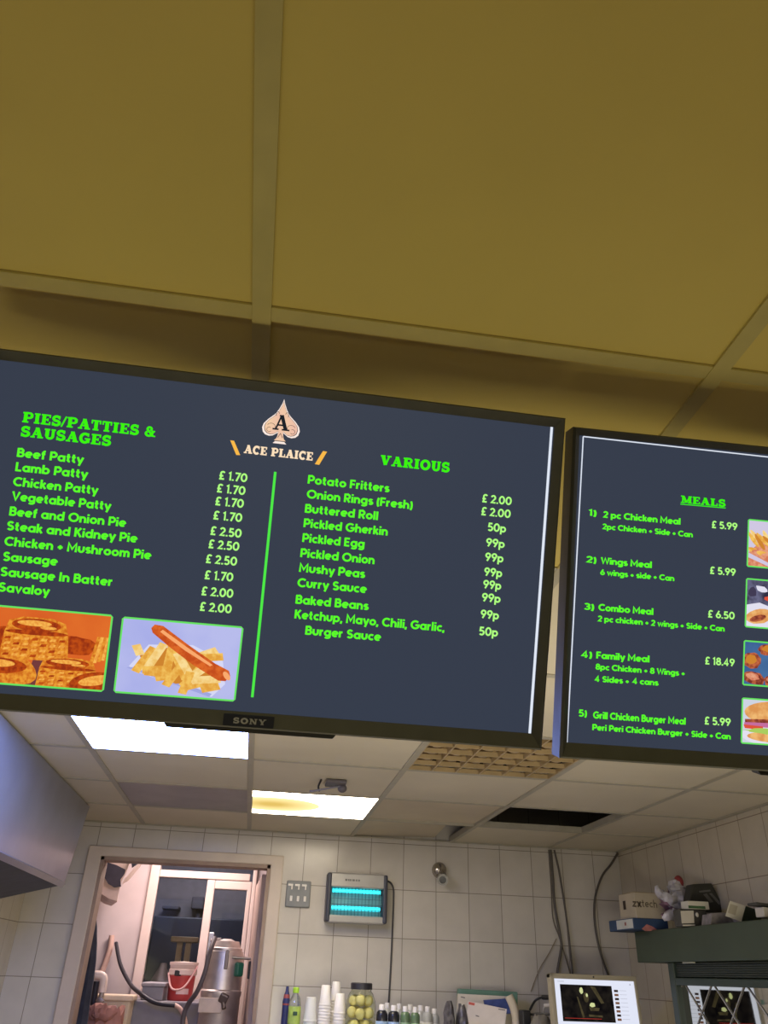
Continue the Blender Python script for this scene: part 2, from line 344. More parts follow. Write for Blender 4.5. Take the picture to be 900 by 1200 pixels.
DX0, DX1, DZ = -0.862, 0.078, CAMZ + 0.520          # doorway to the store room
b = MB()
b.aabb((XL - .12, YB, 0), (DX0, YB + .10, CZ + .3)); b.aabb((DX1, YB, 0), (XR + .12, YB + .10, CZ + .3)); b.aabb((DX0, YB, DZ), (DX1, YB + .10, CZ + .3))
structure(b.out('wall_back', M_tileX))
M_frame = mat('door_frame_paint', (196, 182, 166), 0.45, noise=0.06, scale=8)
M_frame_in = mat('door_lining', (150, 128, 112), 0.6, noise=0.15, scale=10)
b = MB()
fx0, fx1, fz = -0.938, 0.150, CAMZ + 0.572
def fr(b, xa, xb, za, zb):
    b.aabb((xa, YB - .022, za), (xb, YB + .001, zb), bev=.006)
fr(b, fx0, DX0, 0, fz); fr(b, DX1, fx1, 0, fz); fr(b, DX0 - .012, DX1 + .012, DZ, fz)
d1 = structure(b.out('door_1', M_frame))
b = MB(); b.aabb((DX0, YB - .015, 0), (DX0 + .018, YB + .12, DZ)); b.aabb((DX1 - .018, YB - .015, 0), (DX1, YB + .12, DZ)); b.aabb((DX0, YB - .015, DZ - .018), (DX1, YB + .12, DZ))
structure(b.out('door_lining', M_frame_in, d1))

# ------------------------------------------------------------------ lights and boards of the suspended ceiling
M_gear = mat('lamp_tray', (205, 200, 190), 0.4, noise=0.05)
def lit_panel(i, j, rgb, s, label, burnt=False):
    x0, x1, y0, y1 = cell(i, j); t = thing('ceiling_light', label, 'ceiling light', ((x0 + x1) / 2, (y0 + y1) / 2, CZ))
    e = .0125
    m = bpy.data.materials.new('lit_diffuser'); m.use_nodes = True; nt = m.node_tree; nt.nodes.clear()
    o = nt.nodes.new('ShaderNodeOutputMaterial'); em = nt.nodes.new('ShaderNodeEmission'); em.inputs['Strength'].default_value = s
    em.inputs['Color'].default_value = lin(rgb) + (1,)
    if burnt:                                # the diffuser is browned over one tube end
        tc = nt.nodes.new('ShaderNodeTexCoord'); mp = nt.nodes.new('ShaderNodeMapping'); gr = nt.nodes.new('ShaderNodeTexGradient'); gr.gradient_type = 'SPHERICAL'
        mp.inputs['Location'].default_value = (0.66, -0.06, 0); mp.inputs['Scale'].default_value = (3.4, 4.6, 1)
        rp = nt.nodes.new('ShaderNodeValToRGB'); rp.color_ramp.elements[0].color = lin(rgb) + (1,); rp.color_ramp.elements[1].color = tuple(v / s for v in lin((232, 196, 104))) + (1,)
        rp.color_ramp.elements[0].position = 0.10; rp.color_ramp.elements[1].position = 0.85; e3 = rp.color_ramp.elements.new(0.22); e3.color = tuple(v / s * 1.25 for v in lin((255, 236, 170))) + (1,)
        nt.links.new(tc.outputs['Object'], mp.inputs[0]); nt.links.new(mp.outputs[0], gr.inputs[0]); nt.links.new(gr.outputs['Fac'], rp.inputs[0]); nt.links.new(rp.outputs[0], em.inputs['Color'])
    nt.links.new(em.outputs[0], o.inputs[0])
    b = MB(); b.aabb((x0 + e, y0 + e, CZ + .001), (x1 - e, y1 - e, CZ + .006)); b.out('diffuser', m, t)
    b = MB(); b.aabb((x0 + .02, y0 + .02, CZ + .012), (x1 - .02, y1 - .02, CZ + .10), bev=.01); b.out('lamp_tray', M_gear, t)
    return t
lit_panel(-1, 3, (138, 163, 255), TUBE1, 'lit white square ceiling light panel directly under the wide left menu screen')  # blue tint stands in for the cast of lens flare on the left
lit_panel(0, 5, (255, 240, 212), TUBE2, 'lit square ceiling light with a browned yellow corner, nearest the tiled back wall', burnt=True)
x0, x1, y0, y1 = cell(-1, 5)
t = thing('ceiling_light', 'unlit grey ceiling light panel in front of the doorway', 'ceiling light', ((x0 + x1) / 2, (y0 + y1) / 2, CZ))
b = MB(); b.aabb((x0 + .0125, y0 + .0125, CZ + .003), (x1 - .0125, y1 - .0125, CZ + .008)); b.out('diffuser', mat('unlit_diffuser', (128, 126, 128), 0.35, noise=0.15, scale=6), t)
b = MB(); b.aabb((x0 + .02, y0 + .02, CZ + .012), (x1 - .02, y1 - .02, CZ + .10), bev=.01); b.out('lamp_tray', M_gear, t)
# egg-crate light
x0, x1, y0, y1 = cell(1, 3)
t = thing('louvre_light', 'unlit ceiling light with a yellowed egg-crate louvre between the two screens', 'ceiling light', ((x0 + x1) / 2, (y0 + y1) / 2, CZ))
M_louv = mat('yellowed_louvre', (172, 150, 110), 0.4, noise=0.15, scale=12)
b = MB(); N = 6
for k in range(N + 1):
    x = x0 + .014 + (x1 - x0 - .028) * k / N; b.aabb((x - .003, y0 + .014, CZ + .001), (x + .003, y1 - .014, CZ + .018))
    y = y0 + .014 + (y1 - y0 - .028) * k / N; b.aabb((x0 + .014, y - .003, CZ + .002), (x1 - .014, y + .003, CZ + .018))
b.out('louvre', M_louv, t)
b = MB(); b.aabb((x0 + .014, y0 + .014, CZ + .055), (x1 - .014, y1 - .014, CZ + .12), bev=.01); b.out('lamp_tray', mat('yellow_tray', (160, 136, 94), 0.5), t)
b = MB()
for k in range(N):
    for l in range(N):
        cx = x0 + .014 + (x1 - x0 - .028) * (k + .5) / N; cy = y0 + .014 + (y1 - y0 - .028) * (l + .5) / N
        b.ball((cx, cy, CZ + .050), (.044, .044, .040), 12, 8)
b.out('prismatic_dome', M_louv, t, smooth=True, kind='stuff')
# slipped boards
M_old = mat('slipped_board', (196, 184, 160), 0.8, noise=0.06, scale=4)
x0, x1, y0, y1 = cell(1, 5)
b = MB(); b.hexa([(x0 + .004, y0 + .004, CZ + .030), (x1 - .004, y0 + .004, CZ + .010), (x1 - .004, y1 - .004, CZ + .014), (x0 + .004, y1 - .004, CZ + .012)] + [(x0 + .004, y0 + .004, CZ + .045), (x1 - .004, y0 + .004, CZ + .025), (x1 - .004, y1 - .004, CZ + .029), (x0 + .004, y1 - .004, CZ + .027)])
tag(b.out('ceiling_board', M_old), 'pale ceiling board right of the browned light, seated flat with a stained edge', 'ceiling board')
x0, x1, y0, y1 = cell(1, 6); y1 = YB - .004
b = MB(); b.hexa([(x0 + .02, y0 + .02, CZ + .02), (x1 - .06, y0 + .06, CZ + .10), (x1 - .10, y1, CZ + .022), (x0 + .02, y1, CZ + .008)] + [(x0 + .02, y0 + .02, CZ + .032), (x1 - .06, y0 + .06, CZ + .112), (x1 - .10, y1, CZ + .034), (x0 + .02, y1, CZ + .020)])
tag(b.out('ceiling_board', M_old), 'slipped ceiling board tilted over a dark gap at the back wall', 'ceiling board')
# duct seen through the missing board
x0, x1, y0, y1 = cell(2, 5)
b = MB(); b.tube([(x0 + .1, y0 + .42, CZ + .2), (x0 + .35, y0 + .40, CZ + .17), (x1 + .2, y0 + .36, CZ + .19)], .05, 14); b.cyl((x0 + .35, y0 + .40, CZ + .2), (x0 + .35, y0 + .40, CZ + .30), .008, seg=8)
t = tag(b.out('ventilation_pipe', mat('dusty_pipe', (110, 104, 94), 0.7, noise=.3), smooth=True), 'dusty grey pipe above the missing ceiling board', 'pipe')
# wiring gadget left hanging over the browned lamp
p = atz(388, 916, CZ)
t = thing('ceiling_bracket', 'small dark bracket with loose wires on the ceiling before the browned light', 'bracket', (p.x, p.y, CZ))
M_blk = mat('black_plastic', (30, 30, 32), 0.45, noise=0.15)
b = MB(); b.box((p.x + .02, p.y, CZ - .006), (.085, .10, .014), bev=.004); b.out('bracket_plate', mat('sooty_plate', (96, 90, 92), .6), t)
b = MB(); b.tube([(p.x - .045, p.y - .04, CZ - .004), (p.x - .052, p.y, CZ - .022), (p.x - .045, p.y + .03, CZ - .034)], .0045); b.out('wire', M_blk, t, smooth=True)
b = MB(); b.tube([(p.x + .045, p.y, CZ - .015), (p.x - .01, p.y, CZ - .028), (p.x - .07, p.y + .01, CZ - .040), (p.x - .085, p.y + .02, CZ - .040)], .004); b.out('wire', mat('grey_wire', (120, 116, 120), .5), t, smooth=True)
b = MB(); b.ball((p.x + .05, p.y + .01, CZ - .022), (.02, .018, .018)); b.out('lamp_holder', mat('sooty_plate', (96, 90, 92)), t, smooth=True)

# ------------------------------------------------------------------ menu screens
class Display:
    def __init__(s, label, loc, tilt, yaw, W, H, inner, grp):
        s.root = thing('menu_screen', label, 'screen', loc, (tilt, 0, yaw), grp); s.W, s.H = W, H
        s.R = Euler((tilt, 0, yaw)).to_matrix(); s.c = Vector(loc)
        s.il, s.ir, s.ib, s.it = inner
        M_bez = mat('screen_bezel', (82, 84, 84), 0.5, noise=0.10, scale=30); M_back = mat('screen_back', (24, 24, 25), 0.55)
        ox, oz = W / 2, H / 2; ins = .0022
        b = MB()
        o = [(-ox, -.0, -oz), (ox, 0, -oz), (ox, 0, oz), (-ox, 0, oz)]; i_ = [(s.il, .003, s.ib), (s.ir, .003, s.ib), (s.ir, .003, s.it), (s.il, .003, s.it)]
        bk = [(-ox, .030, -oz), (ox, .030, -oz), (ox, .030, oz), (-ox, .030, oz)]; ib = [(x, .022, z) for x, y, z in i_]
        mid = [(x * (1 - .008), -.004, z * (1 - .012)) for x, y, z in o]
        b.loft([ib, i_, mid, o, bk], cap=False); b.out('bezel', M_bez, s.root, local=True)
        b = MB(); b.aabb((-ox + .003, .022, -oz + .003), (ox - .003, .034, oz - .003)); b.hexa([(-.22, .034, -.16), (.22, .034, -.16), (.22, .034, .12), (-.22, .034, .12), (-.19, .066, -.13), (.19, .066, -.13), (.19, .066, .09), (-.19, .066, .09)]); b.out('back_cover', M_back, s.root, local=True)
        M_pan = mat('display_glass', (10, 11, 13), 0.35, noise=0.0, emit=(54, 61, 76), estr=1.0, spec=.06)
        b = MB(); b.aabb((s.il - .002, .0042, s.ib - .002), (s.ir + .002, .010, s.it + .002)); s.panel = b.out('display_panel', M_pan, s.root, local=True)
    def uv(s, px, py, d=0.004):
        r = s.R.transposed() @ ray(px, py); o = s.R.transposed() @ (ORG - s.c)
        k = (d - o.y) / r.y; return (o.x + r.x * k, o.z + r.z * k)
    def sub(s, b, name, m, **k): return b.out(name, m, s.panel, local=True, **k)
    def line(s, text, a, xe, cap, m, name='menu_line', font=SANS, weight=.215, track=.07, ye=None):
        u0, v0 = s.uv(*a); u1, v1 = s.uv(xe, ye if ye else a[1] + (xe - a[0]) * .09)
        b = MB(); lettering(b, text, font, u0, v0, u1, cap, weight, track, y=.0036); return s.sub(b, name, m)
    def quad(s, b, px, d=.0036): b.poly([(u, d, v) for u, v in (s.uv(*p) for p in px)]); return b
    def bar(s, name, a, c, wid, m):
        (u0, v0), (u1, v1) = s.uv(*a), s.uv(*c); d = Vector((u1 - u0, v1 - v0)).normalized(); n = Vector((-d.y, d.x)) * wid / 2
        b = MB(); b.poly([(u0 + n.x, .0036, v0 + n.y), (u1 + n.x, .0036, v1 + n.y), (u1 - n.x, .0036, v1 - n.y), (u0 - n.x, .0036, v0 - n.y)]); return s.sub(b, name, m)
G1 = screen_mat('lit_green', (92, 255, 40), 1.0); G2 = screen_mat('lit_green_heading', (60, 245, 14), 1.0); G3 = screen_mat('lit_pale_green', (176, 255, 128), 1.0)
WHT = screen_mat('lit_white', (225, 232, 245), 1.0)
L = Display('wide menu screen on the left listing pies, patties, sausages and various sides', (-.028, .862, CAMZ + .441), .4408, 0.0, .73, .425, (-.352, .352, -.1935, .1995), None)
for tx, a, xe in (('Beef Patty', (19.6, 535.2), 97.5), ('Lamb Patty', (17.8, 551.9), 102.4), ('Chicken Patty', (15.1, 569.2), 114.5), ('Vegetable Patty', (13.6, 586.2), 129.6),
                  ('Beef and Onion Pie', (10.6, 604), 147.3), ('Steak and Kidney Pie', (7.6, 621), 160.6), ('Chicken + Mushroom Pie', (4.9, 639.1), 176.8), ('Sausage', (3, 657), 66.9),
                  ('Sausage In Batter', (0, 674.8), 131.5), ('Savaloy', (-2.2, 692.9), 57.4),
                  ('Potato Fritters', (360.4, 566.6), 456), ('Onion Rings (Fresh)', (359.3, 583.6), 483.2), ('Buttered Roll', (357, 600.6), 442.8), ('Pickled Gherkin', (355.5, 617.6), 454.1),
                  ('Pickled Egg', (354, 635), 426.9), ('Pickled Onion', (351.7, 652.7), 438.6), ('Mushy Peas', (350.2, 670), 427.3), ('Curry Sauce', (348.3, 687.5), 429.2), ('Baked Beans', (346.1, 707.2), 431.4),
                  ('Ketchup, Mayo, Chili, Garlic,', (344.9, 724.6), 520.6), ('Burger Sauce', (357.4, 743.5), 445.8)):
    L.line(tx, a, xe, .0108, G1)
for tx, a, xe in (('£ 1.70', (256.1, 561.7), 289.4), ('£ 1.70', (253.5, 576.8), 287.1), ('£ 1.70', (251.6, 591.9), 285.2), ('£ 1.70', (249.3, 608.5), 283.3), ('£ 2.50', (245.9, 626.7), 282.6), ('£ 2.50', (243.7, 642.2), 279.9),
                  ('£ 2.50', (240.6, 659.6), 277.3), ('£ 1.70', (239.1, 678.5), 272.8), ('£ 2.00', (235.4, 697.4), 272.8), ('£ 2.00', (233.5, 715.6), 270.9),
                  ('£ 2.00', (564.4, 588.5), 599.2), ('£ 2.00', (563.3, 603.6), 598), ('50p', (571.2, 622.1), 592.8), ('99p', (569.3, 640.2), 591.2), ('99p', (568.2, 657.2), 589.7), ('99p', (567.1, 674.6), 588.2),
                  ('99p', (565.9, 689.3), 587.1), ('99p', (564.4, 704.6), 586.3), ('99p', (562.9, 724.2), 584.4), ('50p', (561, 744.2), 583.3)):
    L.line(tx, a, xe, .0108, G3, 'price', weight=.195)
L.line('PIES/PATTIES &', (25.7, 494.6), 183.2, .0125, G2, 'menu_heading', SLAB, track=.02)
L.line('SAUSAGES', (23.4, 511.0), 130.3, .0125, G2, 'menu_heading', SLAB, track=.02)
L.line('VARIOUS', (445.4, 544.6), 527, .0125, G2, 'menu_heading', SLAB, track=.02)
L.bar('divider_line', (322.6, 553), (295.6, 817), .0032, screen_mat('lit_green_line', (78, 235, 70)))
L.bar('white_edge_line', (646.6, 498.8), (620.6, 859.6), .0034, WHT)
# spade emblem with the name under it
SP1 = screen_mat('emblem_border', (255, 236, 226)); SP2 = screen_mat('emblem_fill', (243, 206, 166), noise=.2, scale=30, rgb2=(238, 190, 168)); SP3 = screen_mat('emblem_dark', (30, 34, 40)); ORN = screen_mat('emblem_orange', (250, 186, 74)); CRM = screen_mat('emblem_lettering', (255, 226, 190))
ub, vb = L.uv(327.4, 520.6); ut, vt = L.uv(332, 467.8); SH = math.hypot(ut - ub, vt - vb); SW = .0235
cxs = ub
def spade(k, d):
    half = [(0, 1.0), (.07, .90), (.22, .76), (.42, .64), (.74, .52), (.94, .42), (1.0, .33), (.94, .235), (.80, .18), (.60, .16), (.40, .175), (.25, .22), (.14, .25), (.16, .14), (.24, .06), (.36, .01)]
    c0 = .5; pts = [(x, y) for x, y in half] + [(-x, y) for x, y in reversed(half[1:])]
    return [(cxs + x * SW * k, d, vb + SH * (c0 + (y - c0) * k)) for x, y in pts]
b = MB(); lettering(b, 'A', SLAB, cxs - .0105, vb + SH * .30, cxs + .0110, .0200, y=.0032, wscale=.70)
for sx in (-1, 1):
    for q in (arc(.0125, .37, .0050, .07, 200, 20), arc(.0060, .66, .0022, .05, 180, -60), arc(.0145, .30, .0030, .05, 120, -140)):
        P_ = [(cxs + sx * u, vb + SH * v) for u, v in q]; ribbon(b, P_, .0005, lambda p: (p.x, .0032, p.y))
ribbon(b, [(cxs - .003, vb + SH * .14), (cxs, vb + SH * .24), (cxs + .003, vb + SH * .14)], .0007, lambda p: (p.x, .0032, p.y))
out_multi('emblem', [([spade(1.0, .0036)], SP1), ([spade(.90, .0035)], SP3), ([spade(.87, .0034)], SP2), ([[v.co.copy() for v in f.verts] for f in b.bm.faces], SP3)], L.panel)
L.line('ACE PLAICE', (285.6, 530.8), 366.6, .0104, CRM, 'shop_name', SLAB, track=.02, ye=539.3)
for q in ([(269.8, 516), (274.3, 516.6), (281.5, 533.4), (276.8, 533.2)], [(378.5, 528.6), (383.3, 529.4), (374, 544.8), (368.9, 543.9)]):
    b = MB(); L.quad(b, q); L.sub(b, 'emblem_slash', ORN)

def picture(D, quad, bg, name, fill, border=.0022, grain=None):
    """a food picture shown on the display: green border, background, then flat shapes in picture coordinates 0..1"""
    c = [Vector(D.uv(*p)) for p in quad]
    def P(x, y, d=.0034):
        q = c[3] * (1 - x) * (1 - y) + c[2] * x * (1 - y) + c[1] * x * y + c[0] * (1 - x) * y; return (q.x, d, q.y)
    layers = [([[P(*p, .0036) for p in ((.02, 0), (.98, 0), (1, .03), (1, .97), (.98, 1), (.02, 1), (0, .97), (0, .03))]], screen_mat('picture_border_green', (104, 226, 96)))]
    bx = border / (c[2] - c[3]).length; by = border / (c[0] - c[3]).length
    layers.append(([[P(x, y, .0035) for x, y in ((bx, by), (1 - bx, by), (1 - bx, 1 - by), (bx, 1 - by))]], bg))
    def shape(pts, m, layer):
        layers.append(([[P(min(1 - bx, max(bx, x)), min(1 - by, max(by, y)), .00345 - layer * .00006 - len(layers) * .0000004) for x, y in pts]], m))
    fill(shape); out_multi(name, layers, D.panel)
def ell(cx, cy, rx, ry, rot=0, n=22, jag=0.0, a0=0, a1=360):
    o = []; cr, sr = math.cos(rot), math.sin(rot); rnd = random.Random(int((cx + cy * 7 + rx * 13) * 1000))
    for i in range(n):
        a = math.radians(a0 + (a1 - a0) * i / (n if a1 - a0 == 360 else n - 1)); k = 1 + rnd.uniform(-jag, jag); x, y = rx * math.cos(a) * k, ry * math.sin(a) * k
        o.append((cx + x * cr - y * sr, cy + x * sr + y * cr))
    return o
PY1 = screen_mat('pie_gold', (238, 160, 54), noise=.3, scale=240, rgb2=(206, 106, 30)); PY2 = screen_mat('pie_brown', (192, 78, 22), noise=.3, scale=200, rgb2=(150, 50, 20)); PY3 = screen_mat('pie_light', (250, 186, 84), noise=.2, scale=300, rgb2=(232, 150, 60)); PYS = screen_mat('pie_shadow', (116, 60, 60))
def pie(sh, cx, cy, w_, h, l, rows=6):
    sh([(cx - w_ / 2, cy), (cx + w_ / 2, cy), (cx + w_ * .46, cy + h * .62), (cx + w_ * .40, cy + h * .9), (cx + w_ * .2, cy + h), (cx - w_ * .22, cy + h), (cx - w_ * .42, cy + h * .9), (cx - w_ * .47, cy + h * .62)], PY1, l)
    for k in range(4):
        y = cy + h * (.06 + .13 * k)
        for q in range(rows):
            x = cx - w_ * .46 + w_ * .92 * q / rows; sh([(x, y), (x + w_ * .09, y + h * .01), (x + w_ * .10, y + h * .07), (x + w_ * .02, y + h * .06)], PY3 if (q + k) % 3 else PY2, l + 1)
    sh(ell(cx, cy + h * .64, w_ * .46, h * .06), PY2, l + 1); sh(ell(cx - w_ * .02, cy + h * .82, w_ * .36, h * .15), PY2, l + 1); sh(ell(cx - w_ * .05, cy + h * .86, w_ * .25, h * .07), PY3, l + 2); sh(ell(cx + w_ * .16, cy + h * .77, w_ * .12, h * .04), PY3, l + 2)
def pies(sh):
    sh(ell(.74, .56, .18, .12, 0, 20, .1), PY2, 0); sh([(.40, .0), (.60, .0), (.62, .34), (.44, .36)], PYS, 0); sh(ell(.20, .56, .12, .18), PY2, 0)
    pie(sh, .44, .34, .52, .54, 1, 7)
    sh(ell(.20, .16, .28, .24, 0, 24, .03), PY1, 1); sh(ell(.18, .24, .22, .10), PY2, 2); sh(ell(.16, .27, .15, .05), PY3, 3)
    pie(sh, .71, .02, .46, .38, 2, 6); sh(ell(.92, .10, .20, .14, .4), PY2, 5); sh(ell(.93, .14, .14, .06, .4), PY3, 6)
    for k in range(5): sh([(.86 + .03 * k, .34 + .02 * k), (.885 + .03 * k, .34 + .02 * k), (.93 + .025 * k, .70), (.90 + .025 * k, .70)], PY3 if k % 2 else PY1, 1)
picture(L, [(-21, 707), (133, 720.5), (121.7, 811), (-35, 799.5)], screen_mat('picture_orange', (226, 112, 44), noise=.2, scale=12, rgb2=(214, 94, 38)), 'pie_picture', pies)
CH1 = screen_mat('chip_gold', (244, 196, 96), noise=.2, scale=160, rgb2=(226, 160, 62)); CH2 = screen_mat('chip_pale', (250, 220, 150), noise=.2, scale=160, rgb2=(240, 196, 110)); CH3 = screen_mat('chip_shade', (206, 132, 48)); SG1 = screen_mat('sausage_red', (222, 106, 42), noise=.3, scale=160, rgb2=(196, 78, 30)); SG2 = screen_mat('sausage_shine', (250, 170, 110)); TRY = screen_mat('tray_white', (214, 216, 246)); TRS = screen_mat('tray_shade', (160, 166, 222))
def chips(sh):
    sh([(.10, .36), (.20, .28), (.80, .04), (.90, .22), (.86, .52), (.60, .70), (.24, .66)], TRY, 0); sh([(.08, .34), (.78, .04), (.80, .08), (.18, .36)], TRS, 1)
    sh(ell(.48, .40, .30, .22, -.35, 20, .12), CH3, 1)
    for k, (x, y, l_, a) in enumerate(((.22, .46, .36, 1.2), (.30, .50, .40, 1.25), (.33, .34, .24, .15), (.36, .30, .26, -.05), (.16, .58, .14, 1.9), (.42, .50, .36, 1.5), (.50, .46, .46, 1.9), (.56, .40, .40, 2.0), (.62, .28, .30, 1.1), (.68, .20, .26, .5), (.74, .26, .24, .2), (.58, .20, .30, 1.4), (.46, .26, .26, 1.2), (.72, .60, .20, .6), (.77, .56, .18, .2), (.40, .26, .16, .3), (.66, .34, .22, .9), (.78, .16, .16, .4))):
        dx, dy = math.cos(a) * l_ / 2, math.sin(a) * l_ / 2; nx, ny = -math.sin(a) * .036, math.cos(a) * .05
        sh([(x - dx - nx, y - dy - ny), (x + dx - nx, y + dy - ny), (x + dx + nx, y + dy + ny), (x - dx + nx, y - dy + ny)], (CH1, CH2, CH1)[k % 3], 2 + k % 4)
    q = []
    for t_ in arc(0, 0, 1, 1, 90, 270, 8): q.append((.30 + t_[0] * .045, .86 + t_[1] * .07))
    sh([(.27, .93), (.34, .92), (.56, .70), (.80, .48), (.92, .40), (.935, .33), (.90, .26), (.84, .26), (.62, .44), (.42, .64), (.26, .82), (.245, .88)], SG1, 7)
    sh([(.34, .87), (.56, .66), (.78, .46), (.76, .44), (.54, .62), (.32, .84)], SG2, 8); sh(ell(.905, .33, .025, .06, .4), SG2, 8)
picture(L, [(143.3, 722.3), (285.7, 734.3), (275.7, 822.3), (132.7, 811.7)], screen_mat('picture_lavender', (184, 188, 236), noise=.1, scale=10, rgb2=(168, 174, 232)), 'chips_picture', chips)
# badge, sensor bar and bracket
M_badge = mat('badge_blue', (44, 50, 72), .3)
u0, v0 = L.uv(262.2, 838.7, -.004); u1, v1 = L.uv(320.5, 851, -.004); vc = (v0 + v1) / 2
zb = -L.H / 2
b = MB(); b.aabb((u0, -.0052, zb + .0035), (u1, -.001, zb + .0165)); bd = b.out('maker_badge', M_badge, L.root, local=True)
b = MB(); lettering(b, 'SONY', SLAB, u0 + .0115, zb + .0065, u1 - .009, .0066, y=-.0056, track=.12); b.out('maker_lettering', mat('badge_silver', (196, 200, 214), .35, .3), bd, local=True)
ua, _ = L.uv(189, 846, 0); uc, _ = L.uv(396, 864, 0)
b = MB(); b.prism([(ua, .004, zb + .002), (ua + .006, .004, zb - .0058), (uc - .006, .004, zb - .0058), (uc, .004, zb + .002)], (0, .02, 0), bev=.001); b.out('sensor_bar', mat('sensor_grey', (62, 64, 70), .3), L.root, local=True)
def bracket(D, u):
    m = mat('bracket_steel', (84, 78, 66), .5, .6); p = D.c + D.R @ Vector((u, .07, .03))
    b = MB(); Ri = D.R.transposed()
    lp = lambda v: Ri @ (Vector(v) - D.c)
    b.cyl(lp(p + Vector((0, .06, -.02))), lp(Vector((p.x, p.y + .06, CZ))), .017); b.cyl(lp(Vector((p.x, p.y + .06, CZ - .012))), lp(Vector((p.x, p.y + .06, CZ))), .05)
    b.tube([lp(p), lp(p + Vector((0, .07, -.03)))], .02, 10)
    b.box((u, .072, .03), (.18, .012, .12), bev=.003); b.out('mounting_bracket', m, D.root, local=True, smooth=True)
bracket(L, 0)
Rt = Display('right-hand menu screen listing five numbered meals', (.720, .856, CAMZ + .436), .389, -.029, .73, .425, (-.3548, .352, -.1935, .2028), None)
for tx, a, xe in (('2 pc Chicken Meal', (706.7, 606.5), 797.2), ('Wings Meal', (704.1, 660.6), 763.6), ('Combo Meal', (701.2, 715.4), 765.4), ('Family Meal', (698.6, 771.5), 760.8), ('Grill Chicken Burger Meal', (694.9, 841.7), 803.2)):
    Rt.line(tx, a, xe, .0086, G1, weight=.235, track=.05)
for tx, a, xe in (('1)', (689.7, 604.2), 698.6), ('2)', (686.8, 659.1), 698.4), ('3)', (683.9, 714.3), 695.8), ('4)', (681, 770.3), 693.4), ('5)', (677.8, 839.4), 687.4)):
    Rt.line(tx, a, xe, .0086, G1, 'item_number', weight=.21)
for tx, a, xe in (('2pc Chicken + Side + Can', (705.9, 620.1), 811.6), ('6 wings + side + Can', (703.3, 673.6), 789.9), ('2 pc chicken + 2 wings + Side + Can', (700.4, 728.1), 848.9), ('8pc Chicken + 8 Wings +', (697.8, 784.5), 802.4), ('4 Sides +', (696.9, 798.6), 737), ('4 cans', (741, 801.2), 771.2), ('Peri Peri Chicken Burger + Side + Can', (694, 855.5), 856)):
    Rt.line(tx, a, xe, .0074, G1, weight=.235, track=.05)
for tx, a, xe in (('£ 5.99', (833.6, 618.7), 863.9), ('£ 5.99', (831.5, 672.4), 861.9), ('£ 6.50', (829.2, 723.5), 860.7), ('£ 18.49', (825.8, 778.4), 860.7), ('£ 5.99', (825.2, 848.8), 856)):
    Rt.line(tx, a, xe, .0098, G3, 'price', weight=.195)
Rt.line('MEALS', (797.7, 589.2), 850.3, .0098, G2, 'menu_heading', SLAB, track=.02)
Rt.bar('heading_underline', (797.2, 590.8), (850.2, 595.4), .0012, G2)
Rt.bar('white_edge_line', (683.4, 511.6), (664.2, 871.6), .0016, WHT); Rt.bar('white_edge_line', (683.4, 511.6), (1046, 551.8), .0016, WHT)
CK1 = screen_mat('chicken_brown', (196, 104, 66), noise=.4, scale=200, rgb2=(120, 50, 40)); CK2 = screen_mat('chicken_pink', (232, 164, 130), noise=.2, scale=200, rgb2=(210, 120, 90)); BN = screen_mat('bun', (240, 186, 116), noise=.2, scale=100, rgb2=(220, 150, 84)); LT = screen_mat('lettuce', (170, 206, 96)); TM = screen_mat('tomato', (222, 84, 60)); ON_ = screen_mat('red_onion', (196, 110, 160)); WH2 = screen_mat('plate_white', (226, 224, 240)); DK = screen_mat('picture_dark_shape', (66, 60, 84))
def pc(sh):
    sh([(.0, .20), (.30, .05), (.36, .01), (0, .01)], CK2, 0); sh([(.0, .30), (.42, .05), (.50, .40), (.20, .56)], CK2, 0)
    for k in range(9): sh(ell(.08 + .05 * k, .58 + .05 * math.sin(k * 2.1), .035, .18, .5 + .3 * math.sin(k * 3.0), 10), (CH1, CH2, CH3)[k % 3], 1)
    for k in range(4): sh(ell(.08 + .07 * k, .36 - .03 * k, .09, .05, -.3 + .4 * (k % 2), 10), (CH1, CK2)[k % 2], 2)
    sh(ell(.62, .46, .20, .26, .3, 18, .1), CK1, 3); sh(ell(.84, .40, .18, .22, .3, 18, .1), CK1, 3)
def pw(sh):
    for k in range(6): sh(ell(.1 + .13 * k, .72 + .1 * math.sin(k * 2.3), .06, .1, k, 9, .2), (DK, WH2, TM)[k % 3], 0)
    sh([(0, .46), (.20, .52), (.46, .40), (.95, .30), (.95, 0), (0, 0)], WH2, 1); sh(ell(.20, .24, .20, .14, .5, 16, .06), BN, 2); sh(ell(.18, .20, .13, .06, .5, 12), CK1, 3)
def pb(sh):
    for k, (x, y) in enumerate(((.13, .56), (.16, .18), (.38, .82), (.44, .16), (.66, .52), (.86, .8), (.86, .2))): sh(ell(x, y, .13, .17, k * .9, 18, .10), CK1, 0); sh(ell(x - .02, y + .03, .08, .10, k * .9, 14, .12), CK2 if k % 2 else CH3, 1)
def pd(sh):
    sh(ell(.5, .2, .5, .22), WH2, 0); sh(ell(.5, .70, .46, .26, 0, 24), BN, 1); sh([(.05, .54), (.95, .60), (.95, .46), (.05, .44)], CK1, 2); sh([(.04, .47), (.96, .50), (.96, .38), (.04, .38)], ON_, 3); sh([(.03, .42), (.30, .40), (.30, .32), (.05, .34)], TM, 4)
    sh(ell(.40, .30, .38, .07, 0, 22, .25), LT, 5); sh(ell(.5, .18, .42, .12, 0, 20), BN, 4)
